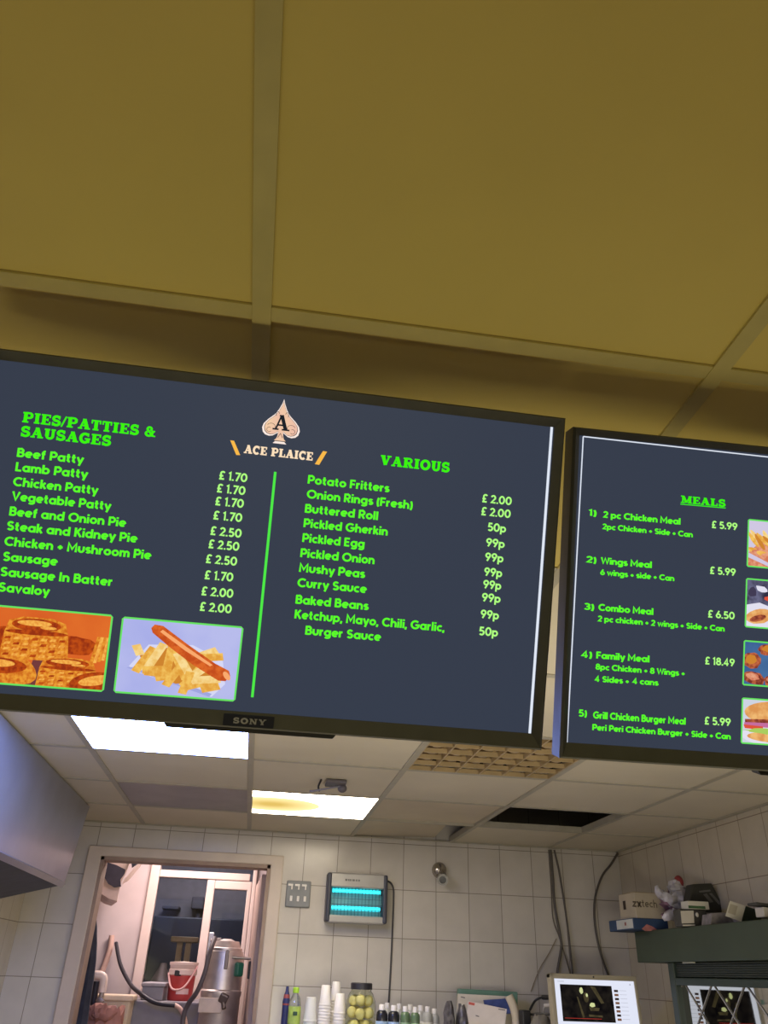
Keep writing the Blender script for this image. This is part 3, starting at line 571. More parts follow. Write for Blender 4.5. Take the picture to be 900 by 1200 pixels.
for (a, c_), bg, fn in ((((876.3, 608.0), (874.6, 664.2)), screen_mat('picture_lilac', (208, 200, 226)), pc), (((874, 677.2), (872.4, 735)), screen_mat('picture_slate', (104, 104, 134), noise=.4, scale=70, rgb2=(50, 46, 66)), pw), (((871.4, 749.9), (869.6, 803)), screen_mat('picture_blue', (70, 110, 158), noise=.1, scale=40, rgb2=(60, 96, 146)), pb), (((869.1, 817.2), (867.8, 871.3)), screen_mat('picture_pale', (206, 212, 226)), pd)):
    u0, v0 = Rt.uv(*a); u1, v1 = Rt.uv(*c_)
    class Q: pass
    q = Q(); q.panel = Rt.panel; q.sub = Rt.sub; lut = {0: (u0, v0), 1: (u0 + .098, v0), 2: (u1 + .098, v1), 3: (u1, v1)}; q.uv = lambda k, _=0, lut=lut: lut[k]
    picture(q, [(0, 0), (1, 0), (2, 0), (3, 0)], bg, 'meal_picture', fn, .0020)
b = MB(); b.prism([(-.104, .004, zb + .002), (-.098, .004, zb - .0058), (.098, .004, zb - .0058), (.104, .004, zb + .002)], (0, .02, 0), bev=.001); b.out('sensor_bar', M_blk, Rt.root, local=True)
bracket(Rt, 0)

# ------------------------------------------------------------------ extractor hood on the left
M_steel = mat('brushed_steel', (168, 174, 188), 0.34, 0.85, noise=0.08, scale=5)
M_steel2 = mat('steel_lip', (190, 192, 200), 0.30, 0.85, noise=0.08, scale=5)
M_under = mat('hood_underside_metal', (70, 72, 84), 0.5, 0.6, noise=.2)
hood = thing('extractor_hood', 'large stainless steel extractor hood along the left wall beside the doorway', 'extractor hood', (-1.05, 3.2, CAMZ + .33))
hy1, hy0 = 4.40, 1.9
zt, zl = CZ - .003, CAMZ + .338
b = MB(); b.prism([(-.880, hy1, zt), (-.922, hy1, zl), (-1.215, hy1, zl), (-1.215, hy1, zt)], (0, hy0 - hy1, 0), bev=.003); b.out('hood_body', M_steel, hood)
b = MB(); b.prism([(-.922, hy1 - .01, zl + .004), (-.912, hy1 - .01, zl - .004), (-.930, hy1 - .01, zl - .022), (-.945, hy1 - .01, zl - .016)], (0, hy0 - hy1, 0)); b.out('hood_lip', M_steel2, hood)
pA, pB = aty(64, 1037.5, hy1 - .02), aty(0, 1053, hy1 - .02); b = MB(); b.prism([(-.938, hy1 - .02, min(pA.z, zl - .012)), (-1.215, hy1 - .02, pA.z + (pB.z - pA.z) * (-1.215 - pA.x) / (pB.x - pA.x)), (-1.215, hy1 - .02, zl - .002), (-.938, hy1 - .02, zl - .002)], (0, hy0 - hy1, 0))
b.out('hood_underside', M_under, hood)  # plain sloping underside panel, darker than the hood body

# ------------------------------------------------------------------ things fixed to the back wall
W_ = YB
k0, k1 = aty(384.5, 1021.7, W_ - .09), aty(453, 1084, W_ - .09)
zp = thing('insect_killer', 'silver electric insect killer with two glowing cyan tubes on the tiled wall', 'insect killer', ((k0.x + k1.x) / 2, W_, k1.z))
xa, xb, za, zb_ = k0.x, k1.x, k1.z, k0.z
M_sil = mat('silver_case', (160, 158, 154), .4, .3, noise=.06); M_cap = mat('dark_end_cap', (52, 54, 66), .45)
hh = zb_ - za
def lens(x0, x1, z0, z1, m, nm, par, y0=W_ - .092, y1=W_ - .002, bv=.008):
    b = MB(); b.aabb((x0, y0, z0), (x1, y1, z1), bev=bv); return b.out(nm, m, par)
lens(xa + .014, xb - .014, zb_ - hh * .30, zb_, M_sil, 'upper_case', zp); lens(xa + .014, xb - .014, za, za + hh * .155, M_sil, 'lower_case', zp)
lens(xa, xa + .024, za + .004, zb_ - .002, M_cap, 'end_cap', zp, W_ - .098); lens(xb - .024, xb, za + .004, zb_ - .002, M_cap, 'end_cap', zp, W_ - .098)
b = MB(); b.aabb((xa + .02, W_ - .02, za + .02), (xb - .02, W_ - .002, zb_ - .02)); b.out('reflector', mat('teal_reflector', (110, 156, 160), .4, .2), zp)
M_tube = mat('cyan_tube', (60, 220, 235), .3, noise=0, emit=(45, 225, 240), estr=1.5)
for f_ in (.27, .60):
    z = za + hh * (1 - .30 - f_ * .0) - hh * (.06 if f_ < .5 else .40) + .0
    b = MB(); b.cyl((xa + .035, W_ - .055, z), (xb - .035, W_ - .055, z), .011, seg=14); t_ = b.out('glowing_tube', M_tube, zp, smooth=True)
    b = MB(); b.cyl((xb - .035, W_ - .055, z), (xb - .022, W_ - .055, z), .014, seg=14); b.out('tube_socket', M_cap, t_, smooth=True)
b = MB(); n = 15
for i in range(n + 1):
    x = xa + .026 + (xb - xa - .052) * i / n; b.cyl((x, W_ - .085, za + hh * .14), (x, W_ - .085, zb_ - hh * .29), .0016, seg=6)
for q in (.2, .4, .6, .8): b.cyl((xa + .02, W_ - .085, za + hh * (.155 + .545 * q)), (xb - .02, W_ - .085, za + hh * (.155 + .545 * q)), .0014, seg=6)
b.out('wire_guard', mat('guard_wire', (70, 96, 110), .4, .4), zp, kind='stuff')
b = MB()
for i, wd in enumerate((.007, .004, .006, .005, .004, .007, .003, .005, .004, .006)): b.aabb((xa + .10 + i * .0085, W_ - .0930, zb_ - hh * .165), (xa + .10 + i * .0085 + wd, W_ - .0915, zb_ - hh * .125))
b.out('maker_marking', mat('marking_grey', (70, 70, 74), .5), zp, kind='stuff')
cp = [aty(450, 1033, W_ - .03), aty(457, 1034, W_ - .012), aty(461, 1042, W_ - .008), aty(461, 1060, W_ - .006), aty(459, 1110, W_ - .006), aty(457, 1150, W_ - .006), aty(454, 1196, W_ - .006), aty(453, 1215, W_ - .006)]
b = MB(); b.tube(cp, .005); b.out('power_cord', mat('grey_black_cord', (62, 60, 62), .5), zp, smooth=True)

s0, s1 = aty(336.5, 1031.5, W_ - .012), aty(362.6, 1064, W_ - .012)
sw = thing('switch_panel', 'grey switch plate with two rows of white switches between doorway and insect killer', 'switch', ((s0.x + s1.x) / 2, W_, s1.z))
b = MB(); b.aabb((s0.x, W_ - .016, s1.z), (s1.x, W_ - .001, s0.z), bev=.006); b.out('switch_plate', mat('switch_grey', (122, 124, 124), .5), sw)
M_wsw = mat('switch_white', (226, 222, 214), .4, noise=.04)
ww, wh = s1.x - s0.x, s0.z - s1.z
for i in range(3):
    x = s0.x + ww * (.22 + .28 * i); z = s1.z + wh * .32
    b = MB(); b.box((x, W_ - .019, z), (ww * .10, .008, wh * .20), rot=(.12, 0, 0), bev=.002); b.out('rocker', M_wsw, sw)
    z = s1.z + wh * .83
    b = MB(); b.box((x - ww * .06, W_ - .019, z), (ww * .2, .007, wh * .08), bev=.002); b.box((x, W_ - .018, z - wh * .10), (ww * .05, .006, wh * .14), bev=.001); b.out('key_switch', M_wsw, sw)

c = aty(514.5, 1020, W_); bc = aty(518.5, 1030, W_ - .075)
cc = thing('security_camera', 'small chrome dome camera high on the tiled back wall', 'camera', (c.x, W_, c.z))
b = MB(); b.lathe((c.x, W_ - .001, c.z), [(.044, 0), (.044, .01), (.038, .03), (.022, .045), (0, .048)], 22, rot=(PI / 2, 0, 0)); b.out('wall_mount', mat('camera_chrome', (170, 162, 150), .22, .8), cc, smooth=True)
b = MB(); b.tube([(c.x, W_ - .04, c.z), bc], .011, 10); b.out('camera_neck', mat('camera_chrome', (170, 162, 150)), cc, smooth=True)
b = MB(); d_ = Vector((-.15, -.92, -.22)).normalized(); b.tube([bc - d_ * .035, bc + d_ * .03], .031, 18); b.out('camera_head', mat('camera_grey', (112, 110, 106), .35, .4), cc, smooth=True)
b = MB(); b.tube([bc + d_ * .029, bc + d_ * .036], .020, 16); b.out('lens', mat('lens_black', (24, 26, 32), .15), cc, smooth=True)

M_cord = mat('dark_cable', (78, 72, 66), .5)
def wcord(px, r, label, off=.012, name='wall_cable', m=None):
    n_ = len(px); pts = [aty(x, y, W_ - off) for x, y in px]
    b = MB(); b.tube(pts, r); tag(b.out(name, m or M_cord, smooth=True), label, 'cable', None); return
top_ = lambda x: (x, 993.4)
wcord([(645.5, 996), (648, 1030), (650, 1060), (657, 1100), (657.5, 1112), (653, 1140), (651, 1162)], .0075, 'thickest black cable hanging from the ceiling down behind the white monitor')
wcord([(649.5, 996), (655, 1020), (661, 1056), (666, 1092), (669, 1120), (673, 1162)], .006, 'black cable right of the thickest one, bowing out then down behind the monitor', .018)
wcord([(643, 996), (646, 1040), (648, 1076), (656, 1100), (668, 1140), (674, 1164)], .0035, 'thin grey cable crossing behind the thickest black cable on the tiles', .006, m=mat('grey_thin_cable', (96, 86, 78), .5))
wcord([(724, 1000), (716, 1013), (706, 1026), (699, 1045), (696.5, 1062), (697.5, 1085), (702, 1110), (708, 1130), (714, 1146), (719, 1166)], .0068, 'single black cable curving from the wall corner down to the monitor')
wcord([(652, 1100), (644, 1116), (632, 1136), (622, 1162)], .0022, 'faint thin wire slanting down the tiles left of the monitor', .006, m=mat('tile_coloured_wire', (130, 118, 102), .5))

# ------------------------------------------------------------------ back counter and what stands on it
ZC = CAMZ - .300
M_white = mat('cabinet_white', (214, 210, 200), .4, noise=.05)
cab = thing('back_counter', 'white counter along the tiled back wall under jars, bottles and monitor', 'counter', (1.1, 4.6, 0))
b = MB(); b.aabb((.24, 4.14, 0), (2.165, 4.90, ZC - .03), bev=.004); b.out('counter_body', M_white, cab)
b = MB(); b.aabb((.22, 4.11, ZC - .03), (2.17, 4.912, ZC), bev=.004); b.out('worktop', mat('steel_worktop', (190, 188, 180), .3, .6, noise=.06), cab)
YC = 4.55
def P(px, py, Y=YC): return aty(px, py, Y)
# bottle with a lime cap
M_clear = mat('clear_plastic', (226, 230, 226), .08, noise=0, trans=.85)
p = P(345.5, 1180, 4.52); zt_ = P(347, 1157, 4.52).z; r = (P(353, 1190, 4.52).x - P(338.5, 1190, 4.52).x) / 2; H_ = zt_ - ZC
bt = thing('soft_drink_bottle', 'clear plastic bottle with a lime green cap and label beside the doorway', 'bottle', (p.x, 4.52, ZC))
b = MB(); b.lathe((p.x, 4.52, ZC), [(r * .8, 0), (r, .012), (r, H_ * .34), (r * .93, H_ * .38), (r, H_ * .44), (r, H_ * .70), (r * .8, H_ * .80), (r * .42, H_ * .89), (r * .42, H_ * .94)]); b.out('bottle_body', M_clear, bt, smooth=True)
b = MB(); b.lathe((p.x, 4.52, ZC), [(r * .5, H_ * .90), (r * .52, H_ * .91), (r * .52, H_ * .99), (r * .45, H_)], 18); b.out('cap', mat('lime_cap', (168, 214, 60), .4), bt, smooth=True)
b = MB(); b.lathe((p.x, 4.52, ZC), [(r * 1.005, H_ * .36), (r * 1.02, H_ * .37), (r * 1.02, H_ * .655), (r * 1.005, H_ * .66)]); lb = b.out('label_sleeve', mat('lime_label', (158, 182, 84), .5, noise=.25, scale=40), bt, smooth=True)
b = MB(); b.box((p.x + .002, 4.52 - r * 1.02, ZC + H_ * .54), (r * .7, .006, H_ * .07), bev=.002); b.out('label_emblem', mat('label_dark_green', (30, 66, 44), .5), lb)
p2 = P(335.5, 1180, 4.62); r2 = .017; b = MB(); b.lathe((p2.x, 4.66, ZC), [(r2, 0), (r2 * 1.1, .01), (r2 * 1.1, .17), (r2 * .8, .20), (r2 * .5, .215), (r2 * .4, .235), (0, .236)])
sp = tag(b.out('sauce_bottle', mat('navy_bottle', (44, 50, 96), .4, noise=.2), smooth=True), 'narrow dark blue bottle half hidden behind the lime-capped bottle', 'bottle')
b = MB(); b.lathe((p2.x, 4.66, ZC), [(r2 * 1.12, .155), (r2 * 1.14, .157), (r2 * .85, .20), (r2 * .82, .201)]); b.out('shoulder_band', mat('band_red', (150, 70, 66), .5), sp, smooth=True)
# cup stacks (upside down cups, rims pointing down)
M_cup = mat('white_cup', (226, 222, 214), .45, noise=.03); M_cupc = mat('milky_cup', (224, 224, 216), .3, noise=.03, trans=.1)
def cups(x, Y, ztop, r, label, m, n, ch=.085, step=.0125, pet=None):
    z = ztop - ch; k = 0; t_ = None; zz = []
    while z > ZC - .0005 and k < n: zz.append(z); z -= step; k += 1
    root = thing('cup_stack', label, 'cups', (x, Y, ZC))
    low = zz[-1]
    for q in range(len(zz)):
        z0 = zz[q]; b = MB()
        b.lathe((x, Y, z0), [(r * .96, 0.0), (r, .001), (r, .006), (r * .93, .0075), (r * .70, ch - .002), (r * .64, ch), (0, ch)] if q == 0 else [(r * .95, 0), (r, .001), (r, .006), (r * .93, .0075), (r * .90, step)], 26)
        b.out('cup', m, root, smooth=True)
    if low > ZC + .001:
        b = MB(); b.lathe((x, Y, ZC), [(r * .93, 0), (r * .93, low - ZC)], 26); b.out('lower_cups', m, root, smooth=True)
def rr(a, c_, Y): return (P(c_, 1185, Y).x - P(a, 1185, Y).x) / 2
cups(P(363.7, 1185, 4.5).x, 4.5, P(365, 1168.5, 4.5).z, rr(355.5, 372, 4.5), 'stack of milky plastic tubs between the lime-capped bottle and the white cups', M_cupc, 3, .10, .03)
cups(P(380.3, 1185, 4.5).x, 4.5, P(381, 1154.3, 4.5).z, rr(373, 387.6, 4.5), 'left stack of upside-down white cups beside the milky tubs', M_cup, 11)
cups(P(393, 1185, 4.64).x, 4.66, P(394, 1150.3, 4.66).z, rr(386.5, 399.8, 4.66), 'tallest stack of white cups, rising behind the two front stacks', M_cup, 12)
cups(P(397.6, 1185, 4.5).x, 4.5, P(397, 1164, 4.5).z, rr(390.3, 404.8, 4.5), 'shorter stack of upside-down white cups touching the egg jar', M_cup, 9)
# jar of pickled eggs
Yj = 4.5; jx = P(422.5, 1185, Yj).x; jr = rr(405, 440, Yj); zt_ = P(423, 1151.6, Yj).z; H_ = zt_ - ZC
jar = thing('pickle_jar', 'big clear jar of pale pickled eggs with a black lid', 'jar', (jx, Yj, ZC))
M_glass = mat('jar_plastic', (236, 238, 226), .05, noise=0, trans=1.0); M_glass.node_tree.nodes['Principled BSDF'].inputs['IOR'].default_value = 1.12
b = MB(); b.lathe((jx, Yj, ZC), [(0, 0), (jr * .85, 0), (jr, .012), (jr, H_ * .64), (jr * .96, H_ * .72), (jr * .80, H_ * .83), (jr * .68, H_ * .865), (jr * .68, H_ * .90), (jr * .63, H_ * .90), (jr * .63, H_ * .86), (jr * .75, H_ * .825), (jr * .92, H_ * .715), (jr * .96, H_ * .64), (jr * .96, .014), (jr * .8, .006), (0, .006)], 32); b.out('jar_body', M_glass, jar, smooth=True)
b = MB(); b.lathe((jx, Yj, ZC), [(jr * .66, H_ * .89), (jr * .73, H_ * .893), (jr * .73, H_ * .985), (jr * .68, H_)], 32); b.out('jar_lid', mat('black_lid', (38, 36, 42), .45), jar, smooth=True)
rnd = random.Random(3); M_egg = mat('pickled_egg', (236, 226, 158), .35, noise=.10, scale=30)
eg = MB().ball((0, 0, 0), (.0249, .0249, .0252), 14, 9).out('pickled_egg', M_egg, None, smooth=True)
first = eg; cnt = 0
for lev in range(4):
    z = ZC + .037 + lev * .0505
    for q in range(5 if lev < 3 else 4):
        a = q * 2 * PI / (5 if lev < 3 else 4) + lev * .63 - .5; rad = jr - .0305 if lev < 3 else jr - .0385
        e = first if cnt == 0 else first.copy()
        if cnt: C.objects.link(e)
        e.location = (jx + rad * math.cos(a), Yj + rad * math.sin(a), z + rnd.uniform(-.004, .004)); e.rotation_euler = (rnd.uniform(-1, 1), rnd.uniform(-1, 1), 0)
        tag(e, 'pale yellow pickled egg inside the black-lidded jar', 'egg', 'pickled eggs in the jar'); cnt += 1
# small bottles with white caps
M_bdark = mat('dark_bottle', (34, 34, 40), .25, noise=.1); M_bgreen = mat('green_bottle', (92, 116, 84), .25, noise=.15); M_bgrey = mat('pale_bottle', (170, 170, 164), .3, noise=.1)
M_wcap = mat('white_cap', (222, 218, 212), .45, noise=.03); M_lbl = {'blue': mat('pale_blue_label', (150, 178, 206), .5, noise=.1), 'green': mat('pale_green_label', (150, 180, 140), .5, noise=.2), 'white': mat('white_label', (214, 212, 206), .5, noise=.1)}
def sbottle(px, ytop, Y, m, lab, label, w_=13.6, grp=None):
    x = P(px, 1190, Y).x; r = rr(px - w_ / 2, px + w_ / 2, Y); zt_ = P(px, ytop, Y).z; H_ = zt_ - ZC
    t_ = thing('vinegar_bottle', label, 'bottle', (x, Y, ZC), group=grp)
    b = MB(); b.lathe((x, Y, ZC), [(r * .9, 0), (r, .008), (r, H_ * .66), (r * .98, H_ * .77), (r * .86, H_ * .83), (r * .55, H_ * .87)], 18); b.out('bottle_body', m, t_, smooth=True)
    b = MB(); b.lathe((x, Y, ZC), [(r * .50, H_ * .865), (r * .54, H_ * .87), (r * .50, H_ * .985), (r * .44, H_)], 14); b.out('cap', M_wcap, t_, smooth=True)
    b = MB(); b.lathe((x, Y, ZC), [(r * 1.01, H_ * .2), (r * 1.03, H_ * .21), (r * 1.03, H_ * .615), (r * 1.01, H_ * .62)], 18); b.out('bottle_label', M_lbl[lab], t_, smooth=True)
sbottle(447.5, 1177, 4.42, M_bdark, 'blue', 'dark bottle with white cap and pale blue label, nearest the egg jar')
sbottle(461.5, 1178, 4.42, M_bdark, 'blue', 'dark bottle with white cap, second from the egg jar')
sbottle(475, 1179, 4.42, M_bgreen, 'green', 'green bottle with white cap, just right of the two dark bottles', 11.6)
sbottle(486.5, 1180, 4.42, M_bgreen, 'green', 'second green bottle from the dark ones, white cap', 11.0)
bl = ['white cap peeping over the first dark bottle', 'white cap peeping between the two dark bottles', 'white-capped pale bottle behind the first green bottle', 'white-capped pale bottle behind the gap of the green bottles', 'white-capped pale bottle behind the last green bottle', 'pale bottle at the right end of the back row']
for i, px in enumerate((453.5, 467.5, 480.5, 492.5, 501, 509)):
    sbottle(px, (1175, 1176, 1177, 1178, 1179.5, 1182)[i], 4.56 + (i % 2) * .02, M_bgrey, 'white', bl[i] if i > 1 else 'pale bottle, ' + bl[i], 11.5)
# crumpled dark foil, papers, folder, adapter
def crumple(name, px0, px1, py0, py1, Y, m, label, cat, seed, dep=.06, base=None, spikes=()):
    rnd = random.Random(seed); a = P(px0, py1, Y); c_ = P(px1, py0, Y); cx = (a.x + c_.x) / 2; z0 = base if base is not None else ZC; hz_ = c_.z - z0; wx = (c_.x - a.x) / 2
    b = MB(); rings = []
    for i in range(9):
        t_ = i / 8; k = (1 - .55 * t_ ** 3); rings.append([(cx + wx * k * math.cos(2 * PI * q / 14) * rnd.uniform(.72, 1.08), Y + dep * k * math.sin(2 * PI * q / 14) * rnd.uniform(.7, 1.1), z0 + hz_ * (t_ if i in (0,) else t_ * rnd.uniform(.93, 1.0))) for q in range(14)])
    b.loft(rings); return tag(b.out(name, m, smooth=25), label, cat)
M_foil = mat('dark_crumpled_plastic', (84, 80, 82), .3, .1, noise=.5, scale=50, bump=.6)
crumple('crumpled_wrapper', 518, 534, 1172, 1200, 4.38, M_foil, 'crumpled dark grey wrapper, left one between bottles and papers', 'wrapper', 2, .05)
crumple('crumpled_wrapper', 533, 550, 1176, 1200, 4.40, M_foil, 'crumpled dark grey wrapper leaning on the loose papers', 'wrapper', 5, .05)
def slab_px(name, q, Y0_, thick, m, label, cat, lean=0.0, bev=.0):
    """an upright sheet or box whose front corners are the four given pixels (TL TR BR BL)"""
    zt_ = [aty(x, y, Y0_ + (lean if i < 2 else 0)) for i, (x, y) in enumerate(q)]
    b = MB(); b.prism(zt_, (0, thick, 0), bev=bev); return tag(b.out(name, m), label, cat)
slab_px('green_tray', [(538, 1158.5), (607, 1162.5), (607, 1212), (538, 1210)], 4.74, .055, mat('grey_green_tray', (96, 132, 116), .5, noise=.1), 'grey-green tray on edge against the tiles behind the papers', 'tray', .02, .006)
slab_px('paper_pad', [(537, 1164.5), (602, 1168), (605, 1213), (535, 1211)], 4.66, .02, mat('paper_grey', (206, 198, 184), .8, noise=.06, scale=20), 'large off-white paper pad leaning on the green tray', 'paper', .05)
slab_px('blue_leaflet', [(567, 1172), (596.5, 1170), (598.5, 1188), (571, 1190)], 4.63, .012, mat('blue_leaflet', (56, 72, 128), .5, noise=.2, scale=40), 'blue printed leaflet lying against the paper pad', 'leaflet', .02)
lf = slab_px('letter', [(549, 1173), (594, 1182.5), (590, 1213), (545, 1212)], 4.55, .006, mat('letter_white', (224, 214, 204), .8, noise=.05, scale=20), 'white letter with a red heading in front of the blue leaflet', 'letter', .04)
b = MB(); b.poly([aty(x, y, 4.585) for x, y in ((549.5, 1174), (556.5, 1175.5), (556, 1178.5), (549.2, 1177))]); b.bm.verts.ensure_lookup_table(); b.out('letter_heading', mat('heading_red', (200, 96, 84), .7), lf)
b = MB()
for (x, y, l_) in ((584, 1182, 8), (557.5, 1189.5, 4), (540, 1167.5, 5)):
    b.poly([aty(x, y, 4.545), aty(x + l_, y + 1.2, 4.545), aty(x + l_, y + 2.4, 4.545), aty(x, y + 1.2, 4.545)])
b.out('letter_print', mat('print_grey', (110, 104, 104), .7), lf, kind='stuff')
b = MB(); a = P(604, 1167, 4.6); c_ = P(607, 1215, 4.6); b.tube([(a.x - .03, 4.62, a.z), (a.x, 4.61, (a.z + ZC) / 2 + .03), (c_.x - .01, 4.60, ZC + .01)], .022, 14); tag(b.out('paper_roll', mat('roll_cream', (204, 192, 168), .8, noise=.08), smooth=True), 'curled cream paper at the right edge of the pad', 'paper')
q0, q1 = P(610, 1183.5, 4.5), P(620.5, 1198, 4.5)
ad = thing('power_adapter', 'black power adapter block between the papers and the monitor', 'adapter', ((q0.x + q1.x) / 2, 4.5, ZC))
b = MB(); b.aabb((q0.x, 4.47, ZC), (q1.x, 4.54, q0.z), bev=.006); b.out('adapter_body', M_blk, ad)
b = MB(); b.tube([P(620, 1189, 4.5), P(631, 1188, 4.46), P(643, 1188.5, 4.42), P(652, 1187, 4.40)], .0055); b.out('adapter_lead', M_blk, ad, smooth=True)
b = MB(); b.tube([P(621, 1183.5, 4.6), P(627, 1173, 4.56), P(634, 1169, 4.48), P(640, 1168.3, 4.42), P(652, 1170, 4.38)], .006); b.cyl(P(636, 1168.6, 4.45), P(644, 1168.8, 4.41), .011, seg=12); tag(b.out('video_lead', M_blk, smooth=True), 'black plugged lead arching into the back of the monitor', 'cable')
b = MB(); b.tube([P(638, 1200, 4.5), P(637, 1184, 4.48), P(640, 1179, 4.44), P(650, 1178, 4.38)], .004); b.cyl(P(638.5, 1178.5, 4.45), P(645, 1178, 4.41), .009, seg=12); tag(b.out('video_lead', mat('white_plug', (196, 188, 176), .5), smooth=True), 'lead with a pale plug under the black lead at the monitor', 'cable')
crumple('crumpled_bag', 617, 652, 1189, 1203, 4.36, mat('grey_bag', (112, 106, 94), .6, noise=.3, scale=30, bump=.4), 'grey crumpled bag lying at the left foot of the monitor', 'bag', 9, .045)

# ------------------------------------------------------------------ till monitor
Ym = 4.25
tl, tr = aty(644, 1140.2, Ym), aty(745.6, 1144, Ym); bl_, br_ = aty(648, 1215, Ym - .03), aty(753.5, 1215, Ym - .03)
mw = tr.x - tl.x; cx = (tl.x + tr.x) / 2; mh = .325
mz1 = (tl.z + tr.z) / 2
M_cream = mat('cream_bezel', (168, 158, 130), .5, noise=.05)
mon = thing('monitor', 'cream-framed monitor showing a video page below the hanging cables', 'monitor', (cx, Ym, mz1), (-.08, 0, 0))
def ML(b): return b
b = MB(); bw = .022
b.aabb((-mw / 2, 0, -bw), (mw / 2, .05, 0), bev=.004); b.aabb((-mw / 2, 0, -mh), (mw / 2, .05, -mh + .04), bev=.004); b.aabb((-mw / 2, 0, -mh), (-mw / 2 + bw, .05, 0), bev=.004); b.aabb((mw / 2 - bw * .7, 0, -mh), (mw / 2, .05, 0), bev=.004)
b.out('monitor_frame', M_cream, mon, local=True)
b = MB(); b.aabb((-mw / 2 + .01, .03, -mh + .01), (mw / 2 - .01, .075, -.01), bev=.01); b.out('monitor_back', M_cream, mon, local=True)
b = MB(); b.aabb((-mw / 2 + bw - .001, .006, -mh + .039), (mw / 2 - bw * .7 + .001, .012, -bw + .001)); ms = b.out('monitor_screen', screen_mat('page_white', (226, 230, 246)), mon, local=True)
ML_ = -mw / 2 + bw; MW = mw - bw * 1.7
def mrect(nm, x0, x1, z0, z1, m, d=.0055, kind=None):
    b = MB(); b.poly([(ML_ + MW * x0, d, z0), (ML_ + MW * x1, d, z0), (ML_ + MW * x1, d, z1), (ML_ + MW * x0, d, z1)]); o = b.out(nm, m, ms, local=True)
    if kind: o['kind'] = kind
    return o
vz0, vz1 = -.196, -.045
mrect('video', .065, .71, vz0, vz1, screen_mat('video_dark', (34, 30, 26), noise=.6, scale=22, rgb2=(14, 12, 14)))
b = MB(); gl = screen_mat('video_glow', (206, 212, 150)); gl2 = screen_mat('video_brown', (78, 70, 48), noise=.4, scale=40)
def vp(x, z, d=.005): return (ML_ + MW * (.065 + .645 * x), d, vz0 + (vz1 - vz0) * z)
for e_ in (ell(.40, .84, .035, .09, 0, 14, .1), ell(.585, .46, .055, .06, 0, 14, .15), ell(.50, .72, .02, .05)): b.poly([vp(x, z) for x, z in e_])
b.out('video_lights', gl, ms, local=True, kind='stuff')
b = MB()
for q_ in ([(.30, .68), (.33, .66), (.42, .12), (.38, .10)], [(.58, .98), (.68, .94), (.82, .52), (.76, .50)], ell(.48, .66, .05, .14), [(.50, .20), (.76, .18), (.76, .13), (.50, .14)], [(.52, .40), (.72, .38), (.70, .30), (.54, .30)]): b.poly([vp(x, z, .0052) for x, z in q_])
b.out('video_shapes', gl2, ms, local=True, kind='stuff')
mrect('progress_bar', .09, .54, vz0 + .012, vz0 + .014, screen_mat('progress_red', (176, 56, 46)), .005)
TH = [screen_mat('thumb_dark', (52, 40, 38)), screen_mat('thumb_brown', (120, 84, 64))]
for k in range(8): mrect('thumbnail', .735, .785, -.070 - k * .0168, -.0605 - k * .0168, TH[k % 2])
tx = screen_mat('page_text', (176, 178, 192))
b = MB()
for k in range(8): b.poly([(ML_ + MW * .80, .0055, -.064 - k * .0168), (ML_ + MW * .89, .0055, -.064 - k * .0168), (ML_ + MW * .89, .0055, -.0625 - k * .0168), (ML_ + MW * .80, .0055, -.0625 - k * .0168)])
for z in (-.030, -.034): b.poly([(ML_ + MW * .04, .0055, z - .0013), (ML_ + MW * .12, .0055, z - .0013), (ML_ + MW * .12, .0055, z), (ML_ + MW * .04, .0055, z)])
b.poly([(ML_ + MW * .94, .0055, -.040), (ML_ + MW * .955, .0055, -.040), (ML_ + MW * .955, .0055, -.033), (ML_ + MW * .94, .0055, -.033)])
b.out('page_text', tx, ms, local=True, kind='stuff')
b = MB(); b.aabb((-.13, .0, ZC - mz1 + .012), (.13, .16, ZC - mz1 + .024), bev=.004); b.aabb((-.04, .06, ZC - mz1 + .01), (.04, .09, -mh + .08)); so = b.out('monitor_stand', M_cream, mon, local=True); so.rotation_euler = (.08, 0, 0); so.location.z = -.004
b = MB(); b.ball((0, -.0005, -.010), (.004, .002, .004), 10, 6); b.out('webcam', M_blk, mon, local=True, smooth=True)

# ------------------------------------------------------------------ shuttered window on the right wall
XS = 1.95
M_green = mat('dark_green_paint', (58, 70, 52), .5, noise=.08, scale=10); M_green2 = mat('dark_green_frame', (44, 58, 48), .45, noise=.08)
zb0, zb1 = atx(747, 1128, XS).z, atx(743, 1092, XS).z
SY1 = 4.30; SY0 = 1.9
XG = 1.998
fy1 = atx(788, 1140, XG).y
sb = thing('shutter_box', 'long dark green roller shutter box above the window on the right wall', 'shutter', (2.06, 3.1, zb0))
b = MB(); b.aabb((XS, SY0, zb0), (XR - .001, SY1, zb1), bev=.004); b.out('shutter_casing', M_green, sb)
b = MB(); n = 7; zs0 = 0
for k in range(n): b.box((XG + .001, (SY0 + fy1 - .056) / 2, zb0 - .0052 - k * .0083), (.020, fy1 - .057 - SY0, .0072), bev=.002)
b.out('shutter_slats', mat('shutter_slat_green', (40, 48, 38), .5, noise=.1), sb)
b = MB(); a = atx(802, 1127.5, XS + .03); b.aabb((XS + .02, a.y - .1, zb0 - .006), (XS + .03, a.y, zb0 + .0)); b.out('casing_scrape', mat('bare_scrape', (190, 190, 170), .6), sb)
win = bpy.data.objects.new('window_2', None); C.objects.link(win); win.location = (XG, fy1 - .6, 0.7); structure(win)
b = MB(); zw0, zw1 = .55, zb0 - .062
b.aabb((XG - .02, fy1 - .055, zw0), (XR - .001, fy1, zb0), bev=.004); b.aabb((XG - .02, SY0, zw1 - .03), (XR - .001, fy1 - .056, zw1), bev=.004); b.aabb((XG - .02, SY0, zw0), (XR - .001, fy1 - .056, zw0 + .06), bev=.004)
